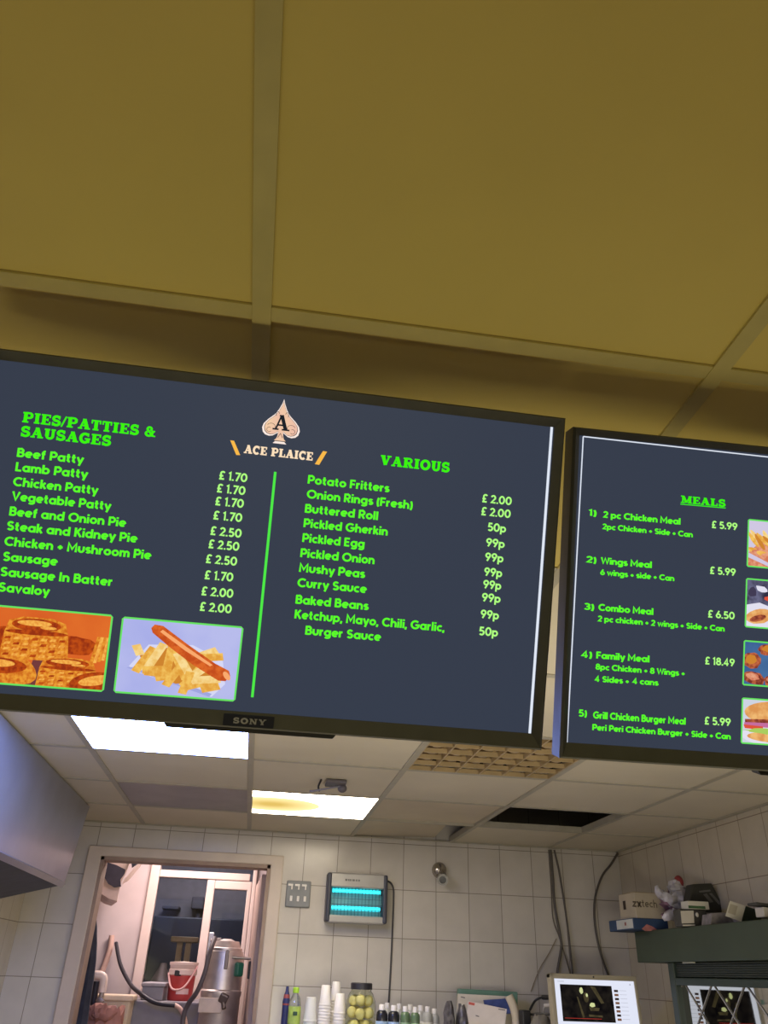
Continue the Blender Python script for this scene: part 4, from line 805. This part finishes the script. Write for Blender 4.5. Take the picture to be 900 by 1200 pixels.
structure(b.out('window_frame', M_green2, win))
b = MB(); b.aabb((XG + .010, SY0, zw0 + .05), (XG + .016, fy1 - .05, zw1 - .02)); structure(b.out('mirror_glass', mat('mirror_glass', (196, 196, 190), .03, 1.0, noise=0), win))
M_wire = mat('grille_steel', (168, 166, 160), .5, .2)
gr = thing('security_grille', 'thin steel diamond grille in front of the window glass', 'grille', (XG, fy1 - .6, zw0))
ztop = atx(832.4, 1151.3, XG).z; y_a = atx(832.4, 1151.3, XG).y; y_b = atx(870.7, 1151.3, XG).y; y_c = atx(796, 1150, XG).y
pitch = y_a - y_b; slope = (atx(816.5, 1198, XG).z - ztop) / (atx(816.5, 1198, XG).y - y_a)
rise = abs(slope)
for k in range(-1, 9):
    yk = y_a - k * pitch
    for sg in (1, -1):
        y_end = yk + sg * .62 / rise * 1.0; z_end = ztop - .62
        p0 = Vector((XG + .0072, yk, ztop)); p1 = Vector((XG + .0072, y_end, z_end))
        t1 = 1.0; lim = fy1 - .056
        if p1.y > lim: t1 = (lim - p0.y) / (p1.y - p0.y)
        if p1.y < SY0: t1 = min(t1, (SY0 - p0.y) / (p1.y - p0.y))
        if p0.y > lim or t1 <= 0: continue
        b = MB(); b.cyl(p0, p0 + (p1 - p0) * t1, .0024, seg=8); b.out('grille_bar', M_wire, gr, smooth=True)
b = MB(); b.cyl((XG, SY0, ztop + .002), (XG, fy1 - .057, ztop + .002), .004, seg=8); b.out('top_rail', M_wire, gr, smooth=True)

# ------------------------------------------------------------------ clutter on the shutter box
ZS = zb1
M_card = mat('brown_card', (178, 166, 142), .85, noise=.06, scale=12)
Yb = 4.10
def fbox(nm, px0, px1, ptop, Yf, depth, m, label, cat, z0=ZS, bev=.003, xr=None):
    a = aty(px0, ptop, Yf); c_ = aty(px1, ptop, Yf); b = MB(); b.aabb((a.x, Yf, z0), (xr if xr else c_.x, Yf + depth, a.z), bev=bev)
    t_ = thing(nm, label, cat, ((a.x + c_.x) / 2, Yf + depth / 2, z0)); b.out(nm + '_body', m, t_); return t_, a, c_
bx, a, c_ = fbox('blue_carton', 741.5, 782, 1075.5, Yb, .30, mat('blue_carton_card', (44, 68, 100), .6, noise=.12, scale=8), 'long flat blue carton with a white label, lowest under the brown carton', 'box')
b = MB(); b.aabb((a.x - .0012, Yb + .005, ZS + .006), (a.x + .001, Yb + .20, a.z - .004)); b.out('end_label', mat('label_pale', (196, 198, 190), .7, noise=.1), bx)
b = MB(); b.poly([(a.x - .002, Yb + .08, ZS + .02), (a.x - .002, Yb + .10, ZS + .02), (a.x - .002, Yb + .10, ZS + .035), (a.x - .002, Yb + .08, ZS + .035)]); b.out('label_mark', mat('mark_red', (150, 90, 80), .7), bx)
zblue = a.z
b = MB(); b.poly([aty(x, y, Yb - .0015) for x, y in ((752, 1088.5), (758, 1083), (764, 1085.5), (770, 1089), (766, 1091), (756, 1091))]); b.out('printed_picture', mat('print_salmon', (176, 112, 104), .7, noise=.3, scale=40), bx)
cx_, a2, c2 = fbox('brown_carton', 742.5, 777, 1045.5, Yb + .01, .19, M_card, 'brown cardboard carton with grey lettering on top of the blue carton', 'box', z0=zblue)
b = MB(); u0 = aty(741, 1060, Yb).x; b_l = aty(743.3, 1062.5, Yb); b_r = aty(771.5, 1063.5, Yb)
lettering(b, 'zx', SANS, b_l.x - .004, b_l.z, b_l.x + (b_r.x - b_l.x) * .34, .036, weight=.24, to3=lambda u, v: (u, Yb + .0085, v)); lettering(b, 'tech', SANS, b_l.x + (b_r.x - b_l.x) * .36, b_l.z, b_r.x, .036, weight=.13, to3=lambda u, v: (u, Yb + .0085, v)); b.out('carton_lettering', mat('lettering_grey', (98, 88, 72), .8), cx_)
b = MB(); b.aabb((a2.x - .0012, Yb + .12, zblue + .045), (a2.x + .001, Yb + .15, zblue + .085)); b.out('hand_hole', mat('hole_dark', (60, 48, 36), .9), cx_)
b = MB(); b.aabb((a2.x + .001, Yb + .009, a2.z - .001), (c2.x, Yb + .2, a2.z + .0015)); b.out('carton_flap', mat('card_edge', (150, 134, 100), .9), cx_)

# crumpled plastic bag
M_bag = mat('white_bag_print', (168, 164, 168), .4, noise=.45, scale=16, bump=.5); M_bag2 = mat('purple_bag_print', (138, 104, 122), .45, noise=.35, scale=30, bump=.5)
def crum(name, path, radii, m, seed, parent=None, sq=.7):
    rnd = random.Random(seed); b = MB(); rings = []; pts = []
    for i in range(len(path) - 1):
        for k in range(4): pts.append((Vector(path[i]).lerp(Vector(path[i + 1]), k / 4), radii[i] + (radii[i + 1] - radii[i]) * k / 4))
    pts.append((Vector(path[-1]), radii[-1]))
    for i, (p_, r_) in enumerate(pts):
        t_ = (pts[min(i + 1, len(pts) - 1)][0] - pts[max(i - 1, 0)][0]).normalized(); x_ = t_.cross(Vector((0, 1, 0))).normalized(); y_ = x_.cross(t_).normalized()
        rings.append([p_ + (x_ * math.cos(2 * PI * q / 12) + y_ * math.sin(2 * PI * q / 12) * sq) * r_ * rnd.uniform(.62, 1.15) for q in range(12)])
    b.loft(rings); return b.out(name, m, parent, smooth=25)
Yg = 4.02
A = lambda x, y, d=0: aty(x, y, Yg + d)
base = A(788, 1086); bag = thing('plastic_bag', 'crumpled white and purple printed plastic bag piled against the brown carton', 'bag', (base.x, Yg, ZS))
crum('bag_body', [(A(788, 1086).x, Yg, ZS + .09), A(787, 1069), A(790, 1058), A(796, 1048)], [.05, .07, .065, .05], M_bag2, 4, bag)
crum('bag_fold', [A(797, 1064, -.04), A(796, 1050, -.05), A(793, 1040, -.04), A(794, 1030, -.03)], [.05, .055, .05, .02], M_bag, 8, bag)
crum('bag_fold', [A(806, 1054, -.03), A(786, 1053, -.06), A(774, 1048, -.05), A(769, 1038, -.05)], [.02, .03, .026, .01], M_bag, 11, bag)
crum('bag_handle', [A(792, 1070, -.09), A(783, 1073, -.10), A(777, 1077, -.09)], [.028, .022, .012], M_bag, 13, bag)
b = MB(); cr = A(795.5, 1034, -.04); b.ball(cr, (.024, .02, .032), 14, 9); b.out('red_print', mat('red_bag_print', (132, 50, 52), .5, noise=.2, scale=40), bag, smooth=True)

M_char = mat('charcoal_case', (66, 64, 58), .5, noise=.12)
dv, a3, c3 = fbox('till_printer', 796, 828, 1064.5, 3.72, .07, M_char, 'charcoal till printer with a white paper label standing behind the shutter edge', 'printer', bev=.008)
b = MB(); q = [aty(x, y, 3.7185) for x, y in ((797.5, 1067.5), (812.5, 1067), (813.5, 1081.8), (799, 1082.2))]; b.prism(q, (0, -.0015, 0)); b.out('paper_label', mat('label_cream', (206, 200, 182), .8, noise=.05), dv)
b = MB(); q = [aty(x, y, 3.716) for x, y in ((800, 1083.6), (814, 1083.4), (814, 1085), (800, 1085.3))]; b.prism(q, (0, -.004, 0)); b.out('paper_slot', mat('label_cream', (206, 200, 182)), dv)
b = MB(); b.ball(aty(817, 1072, 3.718), (.008, .004, .010), 10, 6); b.out('indicator', mat('label_cream', (206, 200, 182)), dv, smooth=True)
b = MB(); q = [aty(x, y, 3.83) for x, y in ((812, 1036), (834, 1035), (851, 1064.3), (806, 1066))]; q[2].z = q[3].z = a3.z + .001; b.prism(q, (0, .07, 0), bev=.004)
tl_ = tag(b.out('card_terminal_box', mat('black_olive_box', (46, 46, 40), .5, noise=.15)), 'dark tapered box with a faint grey emblem on top of the till printer', 'box')
b = MB()
for q in ([(819, 1044), (832, 1042.5), (833, 1044.5), (820, 1046)], [(831, 1047), (834, 1046.5), (846, 1060), (842, 1060)], [(824, 1048), (828, 1047), (836, 1057), (832, 1058)]): b.prism([aty(x, y, 3.829) for x, y in q], (0, -.001, 0))
b.out('box_emblem', mat('emblem_grey', (96, 96, 92), .5), tl_, kind='stuff')
sm, a4, c4 = fbox('small_carton', 806, 830, 1055.5, 3.71, .07, mat('carton_white', (206, 202, 184), .7, noise=.04), 'small white carton with a green band lying on the till printer', 'box', z0=a3.z, bev=.002)
b = MB(); b.aabb((a4.x - .0006, 3.7088, a3.z + .002), (c4.x - .02, 3.712, a3.z + .013)); b.out('green_band', mat('band_green', (62, 96, 60), .6), sm)
ct = thing('tilted_carton', 'white and dark green carton tipped on its edge at the right of the shelf', 'box', tuple(aty(862, 1079, 3.45)))
q = [aty(x, y, 3.42) for x, y in ((855, 1056), (873.5, 1062), (868.5, 1080), (850, 1073.5))]
c_ = aty(862, 1068, 3.42)
b = MB(); b.prism(q, (.004, .003, .002)); b.out('carton_end', mat('carton_white', (206, 202, 184)), ct)
b = MB(); q2 = [p_ + Vector((.004, .004, .002)) for p_ in q]; b.prism(q2, (.14, .10, -.012), bev=.002); b.out('carton_side', mat('carton_green', (44, 62, 46), .6, noise=.1), ct)
b = MB(); q3 = [q[0].lerp(q[1], .08).lerp(q[3].lerp(q[2], .08), .15), q[0].lerp(q[1], .55).lerp(q[3].lerp(q[2], .55), .15), q[0].lerp(q[1], .55).lerp(q[3].lerp(q[2], .55), .75), q[0].lerp(q[1], .08).lerp(q[3].lerp(q[2], .08), .75)]
b.prism([p_ - Vector((.0, .0015, 0)) for p_ in q3], (0, .001, 0)); b.out('carton_print', mat('print_fawn', (176, 168, 146), .7, noise=.1), ct)
crum_p = MB(); qq = [aty(x, y, 3.55) for x, y in ((832, 1078), (834, 1070), (850, 1069), (864, 1079))]; qq[0].z = qq[3].z = ZS; crum_p.prism(qq, (.02, .12, 0), bev=.002); tag(crum_p.out('folded_leaflets', mat('leaflet_grey', (128, 122, 118), .7, noise=.35, scale=30)), 'grey folded leaflets between the till printer and the tilted carton', 'leaflet')
pp = thing('paper_bundle', 'bundle of white papers with a dark cover at the right edge of the shutter box', 'papers', tuple(aty(893, 1074, 3.25)))
a = aty(884, 1070, 3.22); b = MB(); b.box((a.x + .11, 3.20, ZS + .026), (.2, .06, .035), rot=(0, .03, 0), bev=.003); b.out('paper_stack', mat('paper_offwhite', (196, 190, 174), .8, noise=.08), pp)
b = MB(); b.box((a.x + .10, 3.21, ZS + .052), (.22, .07, .010), rot=(0, .06, 0), bev=.003); b.out('dark_cover', M_char, pp)

# ------------------------------------------------------------------ the store room behind the doorway
YP = 6.30
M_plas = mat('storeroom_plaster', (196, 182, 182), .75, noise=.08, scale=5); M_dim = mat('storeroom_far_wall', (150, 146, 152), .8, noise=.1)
SX0, SX1, SZ = -1.75, .62, CAMZ + 1.02
b = MB(); b.aabb((SX0 - .1, YB + .10, 0), (SX0, 8.4, SZ)); structure(b.out('wall_storeroom_left', M_plas))
b = MB(); b.aabb((SX1, YB + .10, 0), (SX1 + .1, 8.4, SZ)); structure(b.out('wall_storeroom_right', M_plas))
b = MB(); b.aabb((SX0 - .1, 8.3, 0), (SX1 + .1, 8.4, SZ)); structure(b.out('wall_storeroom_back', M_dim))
b = MB(); b.aabb((SX0 - .1, YB + .101, SZ), (SX1 + .1, 8.4, SZ + .05)); structure(b.out('ceiling_storeroom', M_plas))
M_wood = mat('pinkish_gloss_wood', (214, 194, 186), .4, noise=.06, scale=6)
xl0, xl1 = aty(178.5, 1012, YP).x, aty(189.5, 1012, YP).x
xm0, xm1 = aty(243.8, 1030, YP).x, aty(249.5, 1030, YP).x
xr0, xr1 = aty(292.5, 1035, YP).x, aty(301, 1030, YP).x
zr1, zr0 = aty(240, 1022, YP).z, aty(240, 1030.5, YP).z
zsill = aty(200, 1158, YP).z
b = MB(); b.aabb((SX0, YP, 0), (xl0, YP + .08, SZ)); structure(b.out('wall_storeroom_partition', M_plas))
b = MB(); b.aabb((xr1, YP, 0), (SX1, YP + .08, SZ)); b.aabb((xl1, YP + .01, 0), (xm0, YP + .07, zsill - .04)); b.aabb((xl0, YP + .01, zr1 + .40), (xr1, YP + .07, SZ)); structure(b.out('wall_storeroom_infill', M_plas))
def bars(name, bl):
    b = MB()
    for q in bl: b.aabb((q[0], YP - .03, q[2]), (q[1], YP + .05, q[3]), bev=.006)
    return structure(b.out(name, M_wood))
w1 = bars('window_1', [(xl0, xl1, 0, zr1 + .40), (xl1, xr0, zr0, zr1), (xl1, xm0, zsill - .04, zsill), (xl1, xr1, zr1 + .36, zr1 + .40), (xr0 + .02, xr1, 0, zr1 + .36)])
M_pane = mat('window_pane_glass', (225, 228, 232), .02, noise=0, trans=1.0); M_pane.node_tree.nodes['Principled BSDF'].inputs['IOR'].default_value = 1.45
b = MB(); b.aabb((xl1, YP + .005, zsill), (xm0, YP + .010, zr0)); structure(b.out('window_pane', M_pane, w1))
b = MB(); b.aabb((xl1, YP + .005, zr1), (xr0 + .02, YP + .010, zr1 + .36)); structure(b.out('transom_pane', M_pane, w1))
d2 = bars('door_2', [(xm0, xm1 + .022, 0, zr0 - .004), (xm1 + .022, xr0, zr0 - .06, zr0 - .004), (xr0 - .012, xr0 + .018, 0, zr0 - .004), (xm1 + .022, xr0 - .012, 0, .95)])
b = MB(); b.aabb((xm1 + .02, YP + .005, .95), (xr0 - .01, YP + .010, zr0 - .06)); structure(b.out('door_pane', M_pane, d2))
hx = aty(246.5, 1106, YP - .04)
b = MB(); b.aabb((hx.x - .018, YP - .045, hx.z - .07), (hx.x + .018, YP - .029, hx.z + .07), bev=.004); b.cyl((hx.x, YP - .05, hx.z + .02), (hx.x + .07, YP - .075, hx.z + .03), .010, seg=12); structure(b.out('door_handle', mat('handle_steel', (176, 170, 168), .3, .8), d2))
# open door leaf against the right jamb
M_leaf = mat('pink_brown_door', (176, 152, 142), .5, noise=.12, scale=5)
lx0, lx1 = aty(302.8, 1014, 5.55).x, aty(315.5, 1014, 5.05).x
b = MB(); lp_ = [(lx1 - .035, YB + .13, .01), (lx1, YB + .13, .01), (lx0 + .035, 5.78, .01), (lx0, 5.78, .01)]; b.prism(lp_, (0, 0, DZ - .045), bev=.003)
d3 = structure(b.out('door_3', M_leaf))
lk = aty(300.5, 1137, 5.3); b = MB(); b.box((lx1 - .035 + (lx0 - lx1 + .035) * .41 - .004, 5.35, lk.z), (.02, .05, .09), bev=.004); structure(b.out('door_lock', mat('lock_dark', (46, 42, 42), .4, .5), d3))
# beyond the glass
M_app = mat('dark_appliance', (52, 54, 66), .5, noise=.15)
b = MB(); p = aty(225, 1092, 7.9); b.aabb((p.x - .32, 7.7, 0), (p.x + .60, 8.2, aty(225, 1075, 7.7).z), bev=.01); tag(b.out('dark_cabinet', M_app), 'dark cabinet in the dim room beyond the store room window', 'cabinet')
b = MB(); p = aty(231, 1056, 7.9); b.aabb((p.x - .06, 8.1, p.z - .05), (p.x + .05, 8.29, p.z + .05), bev=.01); b.tube([(p.x, 8.2, p.z - .04), (p.x + .01, 8.2, p.z - .14)], .02, 8); tag(b.out('wall_box', mat('grey_wall_box', (88, 86, 96), .6)), 'small grey box on the far wall beyond the store room window', 'box')
b = MB(); p = aty(200, 1062, 7.9); b.aabb((p.x - .09, 8.05, p.z - .012), (p.x + .06, 8.29, p.z + .012), bev=.004); tag(b.out('wall_shelf', mat('grey_wall_box', (88, 86, 96))), 'short dark shelf on the far wall, left of the grey wall box', 'shelf')
b = MB(); p0, p1 = aty(201, 1097, 6.9), aty(232, 1105, 6.9); b.aabb((p0.x, 6.88, p1.z), (p1.x, 7.0, p0.z), bev=.006); b.aabb((p0.x + .05, 6.90, .0), (p0.x + .09, 6.98, p1.z)); b.aabb((p1.x - .09, 6.90, 0), (p1.x - .05, 6.98, p1.z)); tag(b.out('pale_rail', mat('straw_plastic', (198, 176, 136), .5)), 'pale straw-coloured rail of a rack seen through the store room window', 'rack')
b = MB(); p = aty(193, 1142, 6.62); r = .085; z0_ = p.z - .18; b.lathe((p.x, 6.62, 0), [(.08, 0), (.08, z0_)], 20); tag(b.out('pedestal', M_app, smooth=True), 'dark pedestal under the grey jug behind the window', 'pedestal')
b = MB(); b.lathe((p.x - .02, 6.62, z0_), [(r, 0), (r, .10), (r * .8, .15), (r * .35, .22), (r * .3, .25), (0, .251)], 20); tag(b.out('grey_jug', mat('grey_jug', (150, 138, 138), .4, noise=.1), smooth=True), 'grey rounded jug behind the store room window left of the bucket', 'jug')
# big grey cabinet with the bucket on it
M_gcab = mat('grey_cabinet', (128, 124, 132), .5, noise=.08)
Yc_ = 5.62
g0, g1 = aty(151, 1172, Yc_), aty(249, 1176, Yc_); zc_ = g0.z
b = MB(); b.aabb((g0.x, Yc_, 0), (g1.x, 6.2, zc_), bev=.008); gc = tag(b.out('grey_cabinet', M_gcab), 'big dark grey cabinet under the red bucket in the store room', 'cabinet')
q0, q1 = aty(168, 1151, Yc_ + .06), aty(197, 1170, Yc_ + .06)
b = MB(); b.aabb((q0.x, Yc_ + .05, zc_), (q1.x - .034, Yc_ + .4, q0.z - .02), bev=.006); gb = tag(b.out('grey_crate', mat('grey_crate', (142, 138, 146), .55, noise=.08)), 'small grey crate left of the red bucket on the grey cabinet', 'crate')
b = MB(); b.aabb((q0.x - .008, Yc_ + .04, q0.z - .02), (q1.x - .026, Yc_ + .41, q0.z), bev=.005); b.out('crate_rim', mat('crate_rim', (160, 154, 160), .5), gb)
Yk = 5.82; kx0, kx1 = aty(196.5, 1155, Yk).x, aty(228, 1155, Yk).x; kr = (kx1 - kx0) / 2; kx = (kx0 + kx1) / 2; kz1, kzl = aty(213, 1127.5, Yk).z, aty(213, 1143, Yk).z
bk = thing('bucket', 'red plastic bucket with a white top band and white label in the store room', 'bucket', (kx, Yk, zc_))
b = MB(); b.lathe((kx, Yk, zc_), [(kr * .88, 0), (kr * .9, .004), (kr * .98, kzl - zc_)], 28); b.out('bucket_body', mat('bucket_red', (202, 70, 68), .45, noise=.06), bk, smooth=True)
b = MB(); b.lathe((kx, Yk, zc_), [(kr * .98, kzl - zc_), (kr * 1.06, kzl - zc_ + .005), (kr * 1.06, kzl - zc_ + .03), (kr * 1.0, kzl - zc_ + .035), (kr * 1.02, kz1 - zc_ - .02), (kr * 1.08, kz1 - zc_ - .015), (kr * 1.08, kz1 - zc_), (0, kz1 - zc_ + .004)], 28); b.out('bucket_top', mat('bucket_white', (232, 208, 198), .45, noise=.04), bk, smooth=True)
b = MB(); n = 10; b.loft([[(kx + kr * 1.005 * math.sin(a) , Yk - kr * 1.005 * math.cos(a), z) for a in [-.25 + .95 * i / n for i in range(n + 1)]] for z in (zc_ + .035, zc_ + .065)], cap=False, closed=False); b.out('bucket_label', mat('bucket_label', (230, 196, 190), .6), bk)
b = MB(); b.aabb((kx - kr * .55, Yk - kr * 1.04, kz1 - .075), (kx - kr * .05, Yk - kr * .9, kz1 - .045), bev=.004); b.out('grip_hole', mat('lock_dark', (46, 42, 42)), bk)
b = MB(); b.tube([(kx - kr * 1.05, Yk - .02, kzl + .01), (kx - kr * .6, Yk - kr * 1.0, kzl - .07), (kx + kr * .3, Yk - kr * 1.12, kzl - .06), (kx + kr * 1.05, Yk - .03, kzl + .05)], .006); b.out('bucket_handle', mat('handle_pink', (222, 170, 166), .5), bk, smooth=True)
# steel urn
Yu = 5.50; ux0, ux1 = aty(239.5, 1140, Yu).x, aty(284, 1140, Yu).x; ur = (ux1 - ux0) / 2; ux = (ux0 + ux1) / 2 ; zu = aty(264, 1100, Yu).z; zs_ = aty(264, 1114, Yu).z; zmid = aty(264, 1166, Yu).z
M_urn = mat('urn_steel', (212, 202, 198), .42, .8, noise=.16, scale=16, bump=.1)
urn = thing('potato_machine', 'tall domed stainless steel drum machine in front of the store room door', 'machine', (ux, Yu, 0))
b = MB(); b.lathe((ux, Yu, 0), [(ur * 1.02, .0), (ur * 1.02, zmid - .01), (ur * 1.06, zmid), (ur * 1.06, zmid + .02), (ur * .99, zmid + .028), (ur * .97, zs_ - .03), (ur * .92, zs_ - .005), (ur * .80, zs_)], 32); b.out('drum', M_urn, urn, smooth=True)
b = MB(); b.lathe((ux, Yu, 0), [(ur * .86, zs_ - .004), (ur * .86, zs_ + .012), (ur * .78, zs_ + .016), (ur * .66, zs_ + .05), (ur * .45, zu - .012), (ur * .2, zu - .001), (0, zu)], 32); b.out('dome_lid', M_urn, urn, smooth=True)
p = aty(265.5, 1126, Yu - ur); b = MB(); b.box((p.x, Yu - ur * .98, p.z), (.022, .02, .085), bev=.004); b.cyl((p.x, Yu - ur * 1.05, p.z + .045), (p.x, Yu - ur * .9, p.z + .045), .012, seg=12); b.out('latch', mat('latch_steel', (120, 108, 104), .4, .7), urn)
p = aty(276, 1122, Yu - ur * .6); b = MB(); b.tube([(p.x - .02, Yu - ur * .85, p.z), (p.x + .09, Yu - ur * .75, p.z - .004)], .008, 10); b.out('handle', mat('handle_steel', (176, 170, 168)), urn, smooth=True)
p = aty(279.5, 1136, Yu - ur * .7); b = MB(); b.box((p.x, Yu - ur * .72, p.z), (.05, .05, .075), rot=(0, 0, .5), bev=.012); b.out('switch_box', mat('switch_green', (44, 120, 96), .4), urn)
p = aty(262, 1170, Yu - ur); b = MB(); b.box((p.x, Yu - ur * 1.04, p.z), (.05, .03, .05), rot=(.3, .4, 0), bev=.008); b.cyl((p.x, Yu - ur * 1.05, p.z - .02), (p.x + .01, Yu - ur * 1.15, p.z - .05), .012, seg=10); b.out('clamp', mat('latch_steel', (120, 108, 104)), urn)
p = aty(245, 1178, Yu - ur); b = MB(); b.box((ux - ur * .45, Yu - ur * .98, p.z), (.13, .02, .075), bev=.004); b.out('motor_plate', mat('plate_pale', (206, 186, 174), .5), urn)
# hoses
M_hose = mat('black_hose', (44, 42, 50), .5); M_pale = mat('pale_hose', (214, 178, 164), .5, noise=.06)
def hose(nm, pts, r, m, label, cat='hose'):
    b = MB(); b.tube([aty(x, y, Y) for x, y, Y in pts], r, 10); tag(b.out(nm, m, smooth=True), label, cat)
hose('black_hose', [(136, 1105, 6.24), (141, 1130, 6.1), (152, 1152, 5.9), (163, 1163, 5.6), (182, 1175, 5.55), (205, 1178, 5.54)], .012, M_hose, 'black hose sagging from the left plaster wall across the grey cabinet')
hose('wall_pipe', [(131, 1096, 6.27), (129, 1112, 6.27), (123, 1130, 6.27), (118.5, 1141, 6.27)], .018, M_pale, 'beige pipe running down the left plaster wall of the store room', 'pipe')
hose('pale_hose', [(204, 1177.5, 5.55), (211, 1182, 5.53), (216, 1192, 5.53), (218, 1206, 5.52), (218, 1230, 5.52)], .012, M_pale, 'pale hose curving down in front of the grey cabinet')
hose('drum_hose', [(252, 1099, 5.42), (246, 1116, 5.36), (240, 1140, 5.34), (231, 1162, 5.36), (221, 1176, 5.42), (215, 1192, 5.44), (213, 1225, 5.44)], .014, mat('grey_hose', (96, 88, 92), .5, noise=.2), 'dark grey hose hanging down the left side of the steel drum')
# cream tub, white elbow pipe, black tube, brown paper
Yt = 5.41; t0, t1 = aty(110, 1165, Yt), aty(155, 1168, Yt); zt_ = t0.z
tub = thing('cream_tub', 'tall cream plastic tub with a wide rim left of the grey cabinet', 'tub', ((t0.x + t1.x) / 2, Yt + .2, 0))
M_cr = mat('cream_plastic', (216, 196, 166), .5, noise=.06)
b = MB(); b.hexa([(t0.x + .03, Yt + .01, 0), (t1.x - .03, Yt + .01, 0), (t1.x - .03, Yt + .17, 0), (t0.x + .03, Yt + .17, 0), (t0.x + .004, Yt, zt_ - .02), (t1.x - .004, Yt, zt_ - .02), (t1.x - .004, Yt + .19, zt_ - .02), (t0.x + .004, Yt + .19, zt_ - .02)], bev=.01); b.out('tub_body', M_cr, tub)
b = MB(); b.aabb((t0.x - .012, Yt - .014, zt_ - .03), (t1.x + .008, Yt + .20, zt_), bev=.008); b.out('tub_rim', mat('cream_rim', (224, 202, 176), .45), tub)
Ye = 5.33
el = thing('elbow_pipe', 'white plastic elbow pipe with a small tap hanging over the cream tub', 'pipe', tuple(aty(118, 1160, Ye)))
b = MB(); b.tube([aty(108.5, 1142.5, Ye), aty(114, 1142.5, Ye), aty(119, 1143.5, Ye), aty(121.5, 1147, Ye), aty(121, 1154, Ye), aty(119.5, 1163, Ye)], .022, 14); b.out('pipe_bend', mat('elbow_white', (238, 216, 204), .4, noise=.03), el, smooth=True)
b = MB(); p = aty(118.3, 1169, Ye); b.tube([aty(119.5, 1163, Ye), p], .014, 12); b.box((p.x, Ye, p.z - .015), (.04, .03, .03), rot=(0, .6, 0), bev=.006); b.out('tap', mat('tap_grey', (150, 138, 134), .35, .5), el, smooth=True)
b = MB(); b.tube([aty(113.5, 1150, 5.376), aty(111.5, 1162, 5.376), aty(108.5, 1180, 5.376), aty(105, 1205, 5.376)], .018, 12); tag(b.out('black_tube', M_hose, smooth=True), 'short straight black tube standing below the white elbow pipe', 'tube')
M_kraft = mat('brown_kraft_paper', (158, 108, 96), .75, noise=.35, scale=14, bump=.6)
Yq = 5.22
b0 = aty(116, 1215, Yq)
sk = thing('paper_sack', 'crumpled brown paper sack in front of the cream tub', 'sack', (b0.x, Yq, .0))
rnd = random.Random(21); b = MB(); zt2 = aty(118, 1181, Yq).z; rings = []
for i in range(12):
    t_ = i / 11; k = .14 * (1 - .25 * max(0, t_ - .7) / .3) * (.9 + .2 * rnd.random()); rings.append([(b0.x + k * math.cos(2 * PI * q / 16) * rnd.uniform(.82, 1.05), Yq + .055 * math.sin(2 * PI * q / 16) * rnd.uniform(.8, 1.05), (zt2) * t_ + (rnd.uniform(-.05, .02) if i == 11 else 0)) for q in range(16)])
b.loft(rings); b.out('sack_body', M_kraft, sk, smooth=25)
crum('sack_fold', [aty(106, 1192, Yq - .05), aty(112, 1186, Yq - .05), aty(124, 1188, Yq - .05), aty(137, 1183, Yq - .04)], [.02, .045, .05, .02], M_kraft, 31, sk)
# dark coat on the left
Yw_ = 5.10
co = thing('dark_coat', 'dark coat hanging just inside the left side of the doorway', 'coat', tuple(aty(102, 1120, Yw_)))
b = MB(); rnd = random.Random(6); rings = []
for y, xl_, xr_ in ((1062, 104, 110), (1068, 102, 112), (1085, 98, 114), (1105, 95, 114), (1125, 92, 113), (1150, 88, 110), (1175, 84, 106), (1205, 78, 102), (1260, 66, 94)):
    a, c_ = aty(xl_ - 8, y, Yw_), aty(xr_, y, Yw_); m_ = (a + c_) / 2; h_ = (c_ - a) / 2
    rings.append([m_ + Vector((h_.x * math.cos(2 * PI * q / 20) * (1 + .06 * math.sin(q * 3)), (.045 * math.sin(2 * PI * q / 20)) * (1 + .2 * math.sin(q * 3)), 0)) for q in range(20)])
b.loft(rings); b.out('coat_body', mat('dark_cloth', (48, 50, 62), .85, noise=.3, scale=20, bump=.3), co, smooth=True)
p = aty(106, 1062, Yw_); b = MB(); b.tube([p, p + Vector((-.03, 0, .045)), p + Vector((-.12, 0, .05)), Vector((DX0 - .06, Yw_ , p.z + .04))], .008, 8); b.out('coat_hanger', mat('hanger_wire', (90, 84, 88), .4, .7), co, smooth=True)
# battered sheet metal cowl top left
Yd = 5.75
cw = thing('metal_cowl', 'battered white sheet metal cowl with a dark opening, upper left of the store room', 'cowl', tuple(aty(128, 1030, Yd)))
M_cowl = mat('chalky_metal', (226, 200, 190), .5, .1, noise=.12, scale=8)
b = MB(); q = [aty(x, y, Yd) for x, y in ((96, 985), (156, 985), (153, 1010), (148, 1022), (142, 1032), (139, 1046), (137.5, 1057), (128, 1054), (118, 1047), (108, 1038), (98, 1026))]; b.prism(q, (-.10, .45, 0), bev=.004); b.out('cowl_body', M_cowl, cw)
b = MB(); k_ = aty(126, 985, Yd); b.aabb((k_.x - .16, Yd + .06, k_.z - .02), (k_.x + .10, Yd + .34, SZ)); b.out('cowl_duct', M_cowl, cw)
b = MB(); q = [aty(x, y, Yd - .004) for x, y in ((118.5, 1008), (126, 1010.5), (137, 1014), (147, 1019), (146, 1024), (141, 1031), (142, 1039), (134, 1040), (127, 1036), (121, 1026))]; b.prism(q, (0, -.004, 0)); b.out('dark_opening', mat('shaded_opening', (70, 66, 80), .8, noise=.25), cw)  # flat dark plate; the shade of the hollow is put into its colour
b = MB(); q = [aty(x, y, Yd - .02) for x, y in ((143, 1036), (146, 1030), (164, 1010), (166, 1013), (150, 1032))]; b.prism(q, (0, .012, 0)); b.out('torn_flap', M_cowl, cw)
b = MB(); q = [aty(x, y, Yd - .006) for x, y in ((154, 1006), (162, 1007), (161, 1013), (155, 1017))]; b.prism(q, (0, -.02, 0)); b.out('dark_bracket', M_app, cw)
